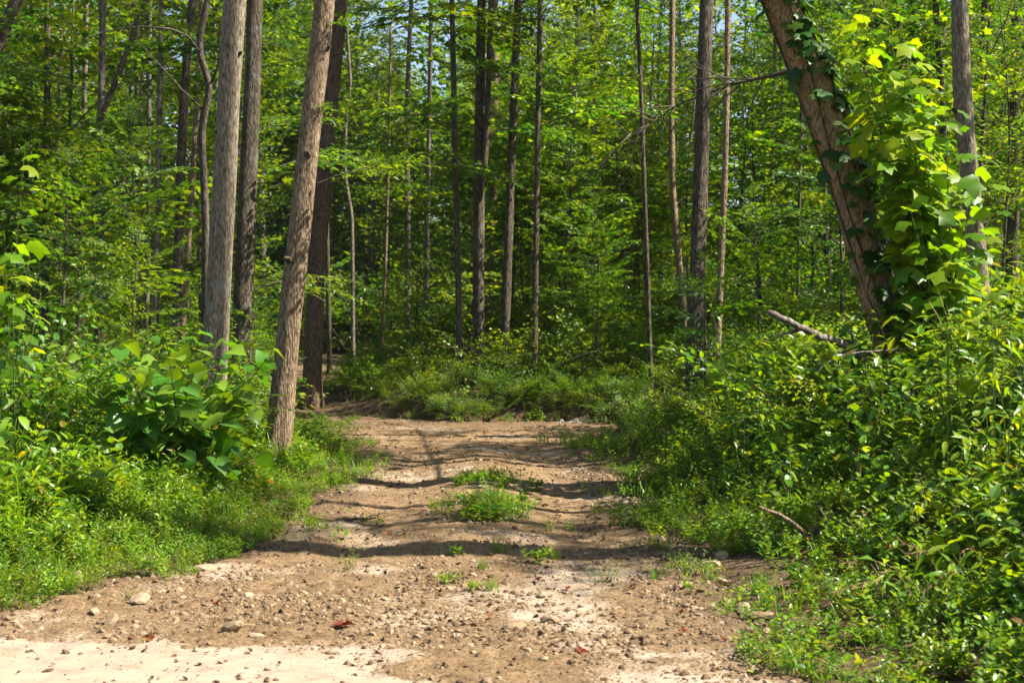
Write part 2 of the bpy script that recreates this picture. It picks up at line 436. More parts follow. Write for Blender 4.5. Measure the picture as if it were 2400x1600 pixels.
def leaves(mb, kind, P, D, N, L, mat=1):
    tv, tf = LEAF[kind]
    P = np.asarray(P, float)
    X = nrm(D); Y = nrm(np.cross(N, X)); Z = np.cross(X, Y)
    L = np.broadcast_to(np.asarray(L, float), (len(P),))
    V = P[:, None, :] + L[:, None, None] * (tv[None, :, 0, None] * X[:, None, :] + tv[None, :, 1, None] * Y[:, None, :] + tv[None, :, 2, None] * Z[:, None, :])
    off = (np.arange(len(P)) * len(tv))[:, None, None]
    mb.add(V.reshape(-1, 3), [(f[None] + off).reshape(-1, f.shape[1]) for f in tf], mat)

def rotz(a):
    c, s = math.cos(a), math.sin(a)
    return np.array([[c, -s, 0], [s, c, 0], [0, 0, 1.0]])
def roty(a):
    c, s = math.cos(a), math.sin(a)
    return np.array([[c, 0, s], [0, 1, 0], [-s, 0, c]])
def rotx(a):
    c, s = math.cos(a), math.sin(a)
    return np.array([[1, 0, 0], [0, c, -s], [0, s, c]])

def spray(g, L=2.0, leaf=0.09, kind='ovate', twigs=16, rise=0.30, droop=0.30, flat=0.35, gap=0.55, wood=0.012):
    """a leafy branch along +X: bent stem, alternate side twigs, leaves in two flat ranks"""
    mb = MB()
    t = np.linspace(0, 1, 7)
    wob = g.uniform(-.08, .08)
    P = np.stack([L * t, L * wob * np.sin(t * 4), L * (rise * t - droop * t * t)], -1)
    tube(mb, P, wood * (1 - 0.85 * t) * L / 2, 4, 0, cap=False)
    pos, di, no = [], [], []
    for i in range(twigs + 1):
        tt = 0.16 + 0.84 * i / twigs
        b = np.array([np.interp(tt, t, P[:, k]) for k in range(3)])
        tip = i == twigs
        side = 1 if i % 2 else -1
        a = 0 if tip else side * R(g.uniform(38, 72))
        l = L * (0.40 * (1 - tt) + 0.10) * g.uniform(0.7, 1.25)
        slope = rise - 2 * droop * tt
        d = nrm(np.array([math.cos(a), math.sin(a), slope * math.cos(a) + g.uniform(-.12, .14)]))
        k = np.linspace(0, 1, 3)[:, None]
        tp = b + d * l * k - np.array([0, 0, 1]) * (0.12 * l) * k * k
        tube(mb, tp, wood * 0.28 * (1 - 0.7 * k[:, 0]) * L / 2, 3, 0, cap=False)
        n = max(2, int(l / (leaf * gap)))
        kk = (np.arange(n) + 0.6) / n
        pp = b + d * l * kk[:, None] - up3 * (0.12 * l) * (kk * kk)[:, None]
        sg = np.where(np.arange(n) % 2, 1, -1) * R(48)
        sg[-1] = 0
        c, s = np.cos(sg), np.sin(sg)
        dd = np.stack([d[0] * c - d[1] * s, d[0] * s + d[1] * c, np.full(n, d[2])], -1) + g.normal(0, 0.22, (n, 3)) - up3 * 0.15
        pos.append(pp); di.append(dd); no.append(up3 + g.normal(0, flat, (n, 3)))
    pos = np.concatenate(pos); di = np.concatenate(di); no = np.concatenate(no)
    leaves(mb, kind, pos, di, no, leaf * g.uniform(0.65, 1.25, len(pos)), 1)
    return mb

def crown(g, sprays, H, n, rad, z0=0.0, axis=None, rnd=0.3, lift=(5, 38), s0=2.0):
    """n sprays round a vertical axis; rad(u) gives the spread at relative height u; axis(z) the stem's sideways offset"""
    mb = MB(); az = g.uniform(0, 6.28)
    for i in range(n):
        u = (i + g.uniform(0, 1)) / n
        az += 2.4 + g.uniform(-.5, .5)
        L = rad(u) * g.uniform(1 - rnd, 1 + rnd)
        z = z0 + H * u
        T = np.array([0, 0, z]) if axis is None else axis(z)
        el = R(g.uniform(*lift) + 30 * max(0, u - 0.75) / 0.25)
        mb.merge(sprays[g.integers(len(sprays))], rotz(az) @ roty(-el) @ rotx(g.normal(0, 0.2)), L / s0, T)
    return mb

# ------------------------------------------------------------------ objects
def link(name, me, parent=None, loc=(0, 0, 0), rot=None, s=1.0):
    o = bpy.data.objects.new(name, me); COL.objects.link(o)
    if parent: o.parent = parent
    o.location = loc
    if rot is not None: o.rotation_euler = rot
    if s != 1.0: o.scale = (s, s, s) if not hasattr(s, '__len__') else s
    return o
def thing(name, label, cat, loc, group=None, rz=0.0):
    o = bpy.data.objects.new(name, None); COL.objects.link(o)
    o.empty_display_size = 0.2
    o.location = loc; o.rotation_euler = (0, 0, rz)
    return tag(o, label, cat, group)
def tag(o, label=None, cat=None, group=None, kind=None):
    if label: o['label'] = label
    if cat: o['category'] = cat
    if group: o['group'] = group
    if kind: o['kind'] = kind
    return o
def basis(P, D, N, L):
    X = nrm(D); Y = nrm(np.cross(N, X)); Z = np.cross(X, Y)
    m = Matrix(((X[0] * L, Y[0] * L, Z[0] * L, P[0]), (X[1] * L, Y[1] * L, Z[1] * L, P[1]), (X[2] * L, Y[2] * L, Z[2] * L, P[2]), (0, 0, 0, 1)))
    return m
LM = {}
_lg = np.random.default_rng(31)
def leaf_mesh(kind, mat):
    key = (kind, mat, int(_lg.integers(6)))
    if key not in LM:
        q = np.random.default_rng(key[2] * 17 + len(kind))
        mb = MB(); tv, tf = LEAF[kind]; V = tv.copy()
        V[:, 1] *= 1 + q.normal(0, .10, len(V)); V[:, 0] += q.normal(0, .025, len(V)) * (np.abs(V[:, 1]) > .03)
        V[:, 2] += q.uniform(-.7, .5) * V[:, 1] ** 2 - q.uniform(0, .25) * V[:, 0] ** 2 + q.normal(0, .02, len(V)) * (np.abs(V[:, 1]) > .03)
        mb.add(V, tf, 0)
        LM[key] = mb.mesh('leaf_' + kind, [mat], smooth=(0,))
    return LM[key]
def leaf_obj(parent, kind, mat, P, D, N, L, name='leaf'):
    o = bpy.data.objects.new(name, leaf_mesh(kind, mat)); COL.objects.link(o)
    o.parent = parent; o.matrix_local = basis(P, D, N, L)
    return o

def scatter(name, label, cat, protos, pos, rz, scl, idx, tilt=None, kind='stuff'):
    """one object whose points carry instances of the prototype meshes"""
    pc = bpy.data.collections.new(name + '_kinds')
    for i, me in enumerate(protos):
        po = bpy.data.objects.new('%s_kind_%02d' % (name, i), me); pc.objects.link(po)
    me = bpy.data.meshes.new(name)
    me.vertices.add(len(pos)); me.vertices.foreach_set('co', np.asarray(pos, np.float32).ravel())
    rot = np.zeros((len(pos), 3), np.float32); rot[:, 2] = rz
    if tilt is not None: rot[:, :2] = tilt
    a = me.attributes.new('rot', 'FLOAT_VECTOR', 'POINT'); a.data.foreach_set('vector', rot.ravel())
    sv = np.asarray(scl, np.float32)
    if sv.ndim == 1: sv = np.repeat(sv[:, None], 3, 1)
    a = me.attributes.new('scl', 'FLOAT_VECTOR', 'POINT'); a.data.foreach_set('vector', sv.ravel())
    a = me.attributes.new('pick', 'INT', 'POINT'); a.data.foreach_set('value', np.asarray(idx, np.int32))
    o = link(name, me); tag(o, label, cat, None, kind)
    g = bpy.data.node_groups.new(name, 'GeometryNodeTree')
    g.interface.new_socket('Geometry', in_out='INPUT', socket_type='NodeSocketGeometry')
    g.interface.new_socket('Geometry', in_out='OUTPUT', socket_type='NodeSocketGeometry')
    N_ = g.nodes; gi = N_.new('NodeGroupInput'); go = N_.new('NodeGroupOutput')
    ci = N_.new('GeometryNodeCollectionInfo'); ci.inputs[0].default_value = pc; ci.inputs[1].default_value = True; ci.inputs[2].default_value = True
    ip = N_.new('GeometryNodeInstanceOnPoints'); ip.inputs['Pick Instance'].default_value = True
    def na(nm, ty):
        x = N_.new('GeometryNodeInputNamedAttribute'); x.data_type = ty; x.inputs[0].default_value = nm; return x.outputs[0]
    er = N_.new('FunctionNodeEulerToRotation')
    g.links.new(na('rot', 'FLOAT_VECTOR'), er.inputs[0])
    g.links.new(gi.outputs[0], ip.inputs['Points']); g.links.new(ci.outputs[0], ip.inputs['Instance'])
    g.links.new(na('pick', 'INT'), ip.inputs['Instance Index']); g.links.new(er.outputs[0], ip.inputs['Rotation'])
    g.links.new(na('scl', 'FLOAT_VECTOR'), ip.inputs['Scale']); g.links.new(ip.outputs[0], go.inputs[0])
    md = o.modifiers.new('scatter', 'NODES'); md.node_group = g
    return o

# ================================================================== SETTING
def axis_grid(lo, hi, near_lo, near_hi, step, grow):
    a = list(np.arange(near_lo, near_hi + 1e-6, step))
    s = step; v = near_hi
    while v < hi: s *= grow; v += s; a.append(v)
    s = step; v = near_lo
    while v > lo: s *= grow; v -= s; a.insert(0, v)
    return np.array(a)
gx = axis_grid(-130, 130, -9, 9, 0.16, 1.12)
gy = axis_grid(-40, 170, 3.5, 34, 0.16, 1.10)
X, Y = np.meshgrid(gx, gy)
sd, side = road_sd(X, Y)
Z = height(X, Y) - 0.09 * sm(0.12, -0.2, sd) * 1.0
Z = np.where(sd < -0.0, Z - 0.05, Z)
mb = MB(); nx = len(gx)
ii = (np.arange(len(gy) - 1)[:, None] * nx + np.arange(nx - 1)[None, :]).ravel()
mb.add(np.stack([X, Y, Z], -1).reshape(-1, 3), np.stack([ii, ii + 1, ii + nx + 1, ii + nx], -1), 0)
ground = link('ground', mb.mesh('ground', ['soil'], smooth=(0,)))
tag(ground, 'brown forest floor of soil and leaf litter on both sides of the road', 'ground', None, 'structure')

def sand_at(X, Y):
    """where washed-out fine sand lies"""
    X, Y = X + fbm(X * 1.3 + 4, Y * 1.3, 3) * 1.5, Y + fbm(X * 1.1, Y * 1.6 + 8, 4) * .8
    sand = 0.62 * np.exp(-(np.maximum(0, np.hypot((X + 1.85) / 1.35, (Y - 6.45) / 0.62) - 0.8) / 0.2) ** 2)
    for cx, cy, rx, ry, v in ((0.50, 7.75, 0.35, 0.5, .20), (0.1, 6.3, 1.0, 0.2, .22), (-.75, 9.2, .3, .4, .18), (.1, 8.35, .5, .2, .14), (0.9, 6.9, .6, .12, .16)):
        sand = np.maximum(sand, v * np.exp(-((X - cx) / rx) ** 2 - ((Y - cy) / ry) ** 2))
    return sand
def road_z(X, Y):
    ctr = np.interp(Y, RC[:, 1], RC[:, 0])
    lat = X - ctr
    rut = -0.045 * (np.exp(-((lat - 0.78) / 0.32) ** 2) + np.exp(-((lat + 0.80) / 0.32) ** 2)) * sm(8.5, 10.5, Y) * (1 - sm(17.5, 19, Y))
    ridge = 0.035 * np.exp(-(lat / 0.3) ** 2) * sm(9.5, 11, Y) * (1 - sm(17, 18.5, Y))
    sand = sand_at(X, Y)
    return 0.012 + rut + ridge + fbm(X * 1.1, Y * 1.1, 3) * 0.022 + (1 - sm(.2, .5, sand)) * (fbm(X * 7, Y * 7, 3) * 0.030 + fbm(X * 13, Y * 13, 2) * 0.040)
def surf(x, y):
    """upper surface, road or ground"""
    x = np.asarray(x, float); y = np.asarray(y, float)
    sd, _ = road_sd(x, y)
    edge = fbm(x * 3.0, y * 3.0, 3) * 0.35
    zr = road_z(x, y) - 0.35 * np.maximum(0, sd + edge + 0.02) + height(x, y) * sm(0, .3, sd)
    return np.where(sd < 0, zr, np.where(sd < .35, np.maximum(zr, height(x, y)), height(x, y)))
def road_mesh(x0, x1, y0, y1, st, lo, hi):
    xs = np.arange(x0, x1, st); ys = np.arange(y0, y1, st)
    X, Y = np.meshgrid(xs, ys)
    sd, _ = road_sd(X, Y)
    sand = sand_at(X, Y); z = road_z(X, Y)
    edge = fbm(X * 3.0, Y * 3.0, 3) * 0.35
    z = z - 0.35 * np.maximum(0, sd + edge + 0.02) - 0.0
    z = z + height(X, Y) * sm(0, .3, sd)
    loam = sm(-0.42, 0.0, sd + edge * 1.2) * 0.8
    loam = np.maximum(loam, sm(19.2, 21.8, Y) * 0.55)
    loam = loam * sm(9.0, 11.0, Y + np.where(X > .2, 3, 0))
    f = sd < 0.35
    ii = (np.arange(len(ys) - 1)[:, None] * len(xs) + np.arange(len(xs) - 1)[None, :])
    keep = (f[:-1, :-1] & f[1:, 1:] & f[:-1, 1:] & f[1:, :-1]).ravel()
    ii = ii.ravel()[keep]; n = len(xs)
    mb = MB(); mb.add(np.stack([X, Y, z], -1).reshape(-1, 3), np.stack([ii, ii + 1, ii + n + 1, ii + n], -1), 0)
    me = mb.mesh('dirt_road', ['road'], smooth=(0,))
    for nm, arr in (('sand', sand), ('loam', loam)):
        a = me.attributes.new(nm, 'FLOAT', 'POINT'); a.data.foreach_set('value', arr.ravel().astype(np.float32))
    return me
o = link('dirt_road', road_mesh(-9.0, 3.2, 0.5, 25.6, 0.036, 0, 0))
tag(o, 'pale tan dirt road with worn wheel tracks curving left into the wood', 'road', None, 'structure')
o = link('dirt_road', road_mesh(-11.5, -2.5, 25.5, 62, 0.15, 0, 0), None, (0, 0, 0.003))
tag(o, 'sunlit stretch of dirt road showing again between the trunks beyond the bend', 'road', None, 'structure')

# ================================================================== PLANT KINDS
g = np.random.default_rng(3)
SP = {
    'ovate': [spray(g, 2.0, 0.125, 'ovate', 15, g.uniform(.2, .4), g.uniform(.2, .4)) for _ in range(5)],
    'maple': [spray(g, 2.0, 0.145, 'maple', 14, g.uniform(.15, .35), g.uniform(.2, .4), 0.28) for _ in range(5)],
    'canopy': [spray(g, 2.0, 0.15, 'dia', 15, g.uniform(.2, .5), g.uniform(.1, .4), 0.5) for _ in range(5)],
    'far': [spray(g, 2.0, 0.21, 'dia', 14, g.uniform(.2, .5), g.uniform(.1, .4), 0.6, 0.6) for _ in range(4)],
    'small': [spray(g, 1.0, 0.075, 'ovate', 10, g.uniform(.2, .5), g.uniform(.2, .5), 0.45, 0.6) for _ in range(5)],
}
def sapling_kind(g, Ht, sp, n, rmax, lo=0.18, leafm='leaf_wood', stem_r=0.03, lean=0.06):
    """young tree: bent thin stem and layered leafy sprays -> (stem mesh, crown mesh)"""
    ph = g.uniform(0, 6.28, 3)
    def ax(z):
        return np.array([lean * z * math.cos(ph[0]) + 0.05 * Ht * .2 * math.sin(z * 1.1 + ph[1]), lean * z * math.sin(ph[0]) + 0.05 * Ht * .2 * math.sin(z * 0.9 + ph[2]), z])
    zs = np.linspace(-0.25, Ht, 14)
    st = MB(); tube(st, np.array([ax(z) for z in zs]), stem_r * (1 - 0.85 * np.clip(zs / Ht, 0, 1)), 7, 0, 0.06)
    prof = lambda u: rmax * (0.45 + 0.55 * math.sin(math.pi * min(1, (u * 0.9 + 0.12)))) * (1 - 0.55 * max(0, u - .6) / .4)
    cr = crown(g, SP[sp], Ht * (1 - lo), n, prof, Ht * lo, ax)
    return st.mesh('sapling_stem', ['bark_dark'], (0,)), cr.mesh('sapling_crown', ['twig', leafm], (0,))
SAP = [sapling_kind(g, 5.0, 'maple', 30, 1.35), sapling_kind(g, 6.5, 'ovate', 36, 1.5), sapling_kind(g, 4.0, 'maple', 24, 1.25),
       sapling_kind(g, 7.5, 'maple', 40, 1.6, 0.22), sapling_kind(g, 5.5, 'ovate', 30, 1.3), sapling_kind(g, 8.5, 'canopy', 46, 1.7, 0.25),
       sapling_kind(g, 3.0, 'maple', 20, 1.1, 0.14), sapling_kind(g, 6.0, 'canopy', 38, 1.5, 0.2)]
SAPH = [5.0, 6.5, 4.0, 7.5, 5.5, 8.5, 3.0, 6.0]

def crown_kind(g, Ht, n, rmax, sp='canopy', leafm='leaf_canopy'):
    prof = lambda u: rmax * (0.35 + 0.65 * math.sin(math.pi * min(1, u * 0.85 + 0.15)))
    cr = crown(g, SP[sp], Ht, n, prof, 0, None, 0.35, (8, 50))
    return cr.mesh('crown', ['twig', leafm], (0,))
CROWN = [crown_kind(g, 7.0, 24, 2.6), crown_kind(g, 8.0, 26, 2.4), crown_kind(g, 6.5, 22, 2.7), crown_kind(g, 7.5, 24, 2.2)]
FARCR = [crown_kind(g, 15.0, 62, 3.6, 'far', 'leaf_far'), crown_kind(g, 13.0, 54, 3.2, 'far', 'leaf_far'), crown_kind(g, 17.0, 66, 3.4, 'far', 'leaf_far'), crown_kind(g, 14.0, 58, 4.0, 'far', 'leaf_far')]
BOUGH = []
for sp in ('ovate', 'maple'):
    for k in range(5):
        mb = MB(); mb.merge(SP[sp][k])
        mb.merge(SP[sp][(k + 1) % 5], rotz(R(g.uniform(25, 50))) @ rotx(.2), 0.7, (0.5, 0.0, 0.10))
        mb.merge(SP[sp][(k + 2) % 5], rotz(R(-g.uniform(25, 50))) @ rotx(-.2), 0.65, (0.75, 0.0, 0.12))
        BOUGH.append(mb.mesh('leafy_branch', ['twig', 'leaf_wood'], (0,)))

def shrub_kind(g, Ht, n, spread, leafm, sp='small'):
    mb = MB()
    for i in range(n):
        az = i * 2.4 + g.uniform(-.4, .4); el = R(g.uniform(25, 80)); L = Ht * g.uniform(.6, 1.15)
        b = np.array([math.cos(az), math.sin(az), 0]) * spread * g.uniform(0, .35)
        d = np.array([math.cos(az) * math.cos(el), math.sin(az) * math.cos(el), math.sin(el)])
        k = np.linspace(0, 1, 4)[:, None]
        P = b + d * L * 0.55 * k - np.array([0, 0, .15]) * (1 - k)
        tube(mb, P, 0.010 * (1 - .6 * k[:, 0]), 4, 0, cap=False)
        for q in range(3):
            e2 = el * g.uniform(.1, .8)
            mb.merge(SP[sp][g.integers(5)], rotz(az + g.uniform(-1.1, 1.1)) @ roty(-e2) @ rotx(g.normal(0, .3)), L * g.uniform(.5, .8), b + d * L * g.uniform(.2, .55))
    return mb.mesh('shrub_foliage', ['twig', leafm], (0,))
SHRUB = [shrub_kind(g, 1.0, 9, .6, 'leaf_wood'), shrub_kind(g, 1.2, 9, .6, 'leaf_wood'), shrub_kind(g, .9, 10, .7, 'leaf_bank'), shrub_kind(g, 1.4, 9, .5, 'leaf_wood')]

def herb_kind(g, stems, Ht, leaf, kind, per, leafm, stemm, spread=0.12, lean=0.35, pairs=False, wide=1.0):
    mb = MB(); pos, di, no, ln = [], [], [], []
    for i in range(stems):
        az = g.uniform(0, 6.28); le = g.uniform(.1, 1) * lean; h = Ht * g.uniform(.55, 1.1)
        b = np.array([math.cos(az + 1), math.sin(az + 1), 0]) * spread * g.uniform(0, 1)
        d = np.array([math.cos(az) * le, math.sin(az) * le, 1.0])
        k = np.linspace(0, 1, 5)
        P = b + d[None] * h * k[:, None] + np.array([math.cos(az), math.sin(az), -.25])[None] * (le * .35 * h * k * k)[:, None]
        P[0, 2] -= .03
        tube(mb, P, 0.0022 * (0.6 + Ht) * (1.2 - k), 3, 0, cap=False)
        kk = np.linspace(.12, 1, per)
        pp = np.stack([np.interp(kk, k, P[:, c]) for c in range(3)], -1)
        a = np.arange(per) * (math.pi / 2 if pairs else 2.4) + g.uniform(0, 6.28)
        for sgn in ((0, math.pi) if pairs else (0,)):
            upl = g.uniform(.15, .7, per) + kk * .35
            pos.append(pp); di.append(np.stack([np.cos(a + sgn), np.sin(a + sgn), upl], -1)); no.append(up3 + g.normal(0, .3, (per, 3)))
            ln.append(leaf * (1.15 - .55 * np.abs(kk - .45) * 1.6) * g.uniform(.75, 1.2, per))
    leaves(mb, kind, np.concatenate(pos), np.concatenate(di), np.concatenate(no), np.concatenate(ln), 1)
    return mb.mesh('herb', [stemm, leafm], (0,))
def grass_kind(g, n, Ht, wd, spread, matk='grass'):
    mb = MB(); V = []; Q = []
    for i in range(n):
        az = g.uniform(0, 6.28); h = Ht * g.uniform(.5, 1.15); le = g.uniform(.15, .8)
        b = np.array([math.cos(az + 2), math.sin(az + 2), 0]) * spread * g.uniform(0, 1)
        k = np.linspace(0, 1, 4)
        P = b + np.stack([math.cos(az) * le * h * k ** 1.6, math.sin(az) * le * h * k ** 1.6, h * (k - .35 * le * k * k)], -1)
        P[0, 2] -= .02
        pv = np.array([-math.sin(az), math.cos(az), 0]) * wd
        ws = np.array([.8, 1, .7])
        o = len(V)
        for j in range(3): V += [P[j] + pv * ws[j], P[j] - pv * ws[j]]
        V.append(P[3])
        Q += [((o, o + 1, o + 3, o + 2)), ((o + 2, o + 3, o + 5, o + 4))]
        Q.append((o + 4, o + 5, o + 6, o + 6))
    V = np.array(V); q4 = np.array([q for q in Q if q[2] != q[3]]); q3 = np.array([q[:3] for q in Q if q[2] == q[3]])
    mb.add(V, [q4, q3], 0)
    return mb.mesh('grass_tuft', [matk], (0,))
HERB = [herb_kind(g, 9, .30, .085, 'lance', 8, 'leaf_herb', 'stem'), herb_kind(g, 8, .38, .10, 'lance', 9, 'leaf_herb', 'stem'),
        herb_kind(g, 7, .24, .055, 'ovate', 7, 'leaf_herb', 'stem'), herb_kind(g, 10, .22, .07, 'lance', 7, 'leaf_herb', 'stem', .16, .6),
        grass_kind(g, 26, .30, .0035, .10)]
LOW = [herb_kind(g, 9, .12, .045, 'lance', 6, 'leaf_herb', 'stem', .12, .6), herb_kind(g, 8, .10, .035, 'ovate', 5, 'leaf_herb', 'stem', .12, .6), grass_kind(g, 20, .14, .003, .08)]
BANK = [herb_kind(g, 5, .50, .12, 'ovate', 9, 'leaf_bank', 'stem', .17, .4), herb_kind(g, 4, .80, .15, 'weed', 12, 'leaf_bank', 'stem', .15, .3),
        herb_kind(g, 5, .42, .10, 'ovate', 8, 'leaf_bank', 'stem', .18, .5, True), herb_kind(g, 3, 1.0, .16, 'weed', 14, 'leaf_herb', 'stem', .14, .25),
        herb_kind(g, 4, .6, .165, 'broad', 7, 'leaf_bank', 'stem_red', .16, .4), grass_kind(g, 24, .6, .004, .12), herb_kind(g, 7, .38, .085, 'lance', 9, 'leaf_herb', 'stem', .16, .5),
        herb_kind(g, 4, .6, .145, 'ovate', 8, 'leaf_herb', 'stem', .15, .4), herb_kind(g, 3, .9, .16, 'weed', 12, 'leaf_lime', 'stem', .14, .25), herb_kind(g, 4, .5, .19, 'broad', 6, 'leaf_herb', 'stem_red', .16, .45),
        herb_kind(g, 5, .45, .13, 'maple', 6, 'leaf_bank', 'stem', .18, .5), grass_kind(g, 10, .9, .0025, .10, 'straw')]
FLOOR = SHRUB[:3] + [HERB[1], BANK[0], BANK[2]]

# ================================================================== GROUND COVER (uncountable)
def sample(n, y0, y1, xf, keep, seed, xw=1.35):
    g = np.random.default_rng(seed); out = []
    while sum(len(o) for o in out) < n:
        y = y0 + (y1 - y0) * g.random(n * 2) ** 0.9
        x = g.uniform(-1, 1, n * 2) * (y * 0.36 * xw + 1.0)
        k = keep(x, y, g)
        out.append(np.stack([x[k], y[k]], -1))
    return np.concatenate(out)[:n], g
def place(pts, dz=0.0):
    return np.column_stack([pts, surf(pts[:, 0], pts[:, 1]) + dz])
def left_keep(x, y, g):
    sd, s = road_sd(x, y)
    e = sd + fbm(x * 1.5, y * 1.5, 3) * .5
    return (x < 0.2) & (s < 0) & (e > 0.02) & (y < 21)
p, q = sample(5200, 7.0, 19.0, 0, left_keep, 21)
sd, _ = road_sd(p[:, 0], p[:, 1])
sc_ = (0.38 + 0.62 * sm(0.1, 1.6, sd)) * q.uniform(.6, 1.3, len(p)) * (.75 + .6 * vnoise(p[:, 0] * 1.4, p[:, 1] * 1.4))
scatter('ground_cover', 'bright green stilt grass and low weeds along the left edge of the road', 'ground cover', HERB + [BANK[2], BANK[6], BANK[6], BANK[5], BANK[6]], place(p), q.uniform(0, 6.28, len(p)), sc_, np.where(sd < .5, q.choice(5, len(p), p=[.3, .15, .22, .25, .08]), q.choice(10, len(p), p=[.18, .16, .08, .12, .05, .11, .08, .09, .05, .08])), q.normal(0, .12, (len(p), 2)))
def right_keep(x, y, g):
    sd, s = road_sd(x, y)
    e = sd + fbm(x * 1.5 + 7, y * 1.5, 3) * .5
    return (s > 0) & (e > 0.10 + .30 * (y < 9.5)) & (x > 0.2) & (y < 21.5) & (g.random(len(x)) < sm(0.0, 0.7, e) + .25)
p, q = sample(5200, 4.6, 21.0, 0, right_keep, 22)
sd, _ = road_sd(p[:, 0], p[:, 1])
sc_ = (0.27 + 0.75 * sm(0.2, 2.3, sd)) * q.uniform(.65, 1.35, len(p))
bpx = 1200 + F * p[:, 0] / p[:, 1]
sc_ = np.where((bpx > 1880) & (p[:, 1] < 11.8), sc_ * .8, sc_)
scatter('ground_cover', 'tangled weeds and broad leaves covering the bank to the right of the road', 'ground cover', BANK, place(p), q.uniform(0, 6.28, len(p)), sc_, q.choice(12, len(p), p=[.14, .05, .12, .02, .08, .11, .18, .10, .04, .05, .08, .03]), q.normal(0, .15, (len(p), 2)))
p, q = sample(260, 5.2, 20.0, 0, lambda x, y, g: (road_sd(x, y)[1] > 0) & (x > .2) & (np.abs(road_sd(x, y)[0] + fbm(x * 1.5 + 7, y * 1.5, 3) * .5 - .22) < .3) & (vnoise(x * 2.3, y * 2.3) > .45), 28)
scatter('ground_cover', 'low seedlings and creeping weeds at the foot of the right bank', 'ground cover', LOW, place(p), q.uniform(0, 6.28, len(p)), q.uniform(.5, 1.5, len(p)), q.choice(3, len(p), p=[.45, .4, .15]), q.normal(0, .12, (len(p), 2)))
def far_keep(x, y, g):
    sd, s = road_sd(x, y)
    return (sd > 0.15) & ((y > 21) | (x < -3 - .05 * y)) & (y > 12)
p, q = sample(4200, 12, 62, 0, far_keep, 23, 1.3)
sd, s = road_sd(p[:, 0], p[:, 1])
sc_ = (0.35 + 0.6 * sm(0.1, 2.5, sd)) * q.uniform(.6, 1.3, len(p)) * (1 + .012 * p[:, 1])
ppx = 1200 + F * p[:, 0] / p[:, 1]
ppx = 1200 + F * p[:, 0] / p[:, 1]
sc_ = np.where((s > 0) & (sd < 3.5) & (p[:, 0] < -1.5) & (p[:, 1] > 24), sc_ * np.where(ppx > 830, .75, .4), sc_)
sc_ = np.where((s > 0) & (p[:, 1] > 21) & (p[:, 1] < 29) & (p[:, 0] > -2.6), sc_ * q.uniform(.45, .95, len(p)), sc_)
sc_ = np.where((ppx > 735) & (ppx < 822) & (p[:, 1] > 17) & (p[:, 1] < 46), sc_ * .3, sc_)
scatter('ground_cover', 'leafy green undergrowth carpeting the forest floor beneath the trees beyond the bend', 'ground cover', FLOOR, place(p), q.uniform(0, 6.28, len(p)), sc_, q.choice(6, len(p), p=[.24, .2, .2, .12, .12, .12]), q.normal(0, .1, (len(p), 2)))
p, q = sample(150, 20.5, 25.5, 0, lambda x, y, g: (road_sd(x, y)[1] > 0) & (x > -1.9) & (x < 2.2) & (np.abs(road_sd(x, y)[0] - .5) < .42), 29, .6)
scatter('ground_cover', 'green plants hanging over the cut bank at the outside of the bend', 'ground cover', FLOOR, place(p, -.03), q.uniform(0, 6.28, len(p)), q.uniform(.18, .5, len(p)), q.integers(0, 6, len(p)), np.column_stack([q.normal(.35, .25, len(p)), q.normal(0, .2, len(p))]))
p, q = sample(1500, 56, 135, 0, lambda x, y, g: road_sd(x, y)[0] > .8, 27, 1.4)
scatter('far_undergrowth', 'distant green brush covering the slope behind the trunks', 'undergrowth', SHRUB, place(p, -.2), q.uniform(0, 6.28, len(p)), q.uniform(1.6, 4.2, len(p)), q.integers(0, 4, len(p)), q.normal(0, .1, (len(p), 2)))
def road_keep(x, y, g):
    sd, s = road_sd(x, y)
    c = np.interp(y, RC[:, 1], RC[:, 0])
    mid = np.exp(-((x - c - .12 + .1 * np.sin(y)) / .26) ** 2) * sm(9.6, 11.2, y) * (1 - sm(14, 16, y)) * (vnoise(x * 2 + 3, y * 1.3) > .5)
    ed = np.exp(-((sd + .12) / .16) ** 2) * (vnoise(x * 2, y * 2) > .5)
    return (sd < 0.05) & (y < 24) & (g.random(len(x)) < mid * .6 + ed * .30 + .001)
p, q = sample(280, 6.2, 23, 0, road_keep, 24, 0.9)
scatter('road_weeds', 'scattered tiny weeds and grass seedlings growing thinly on the dirt road', 'weeds', LOW, place(p), q.uniform(0, 6.28, len(p)), q.uniform(.4, 1.1, len(p)), q.choice(3, len(p)), q.normal(0, .1, (len(p), 2)))

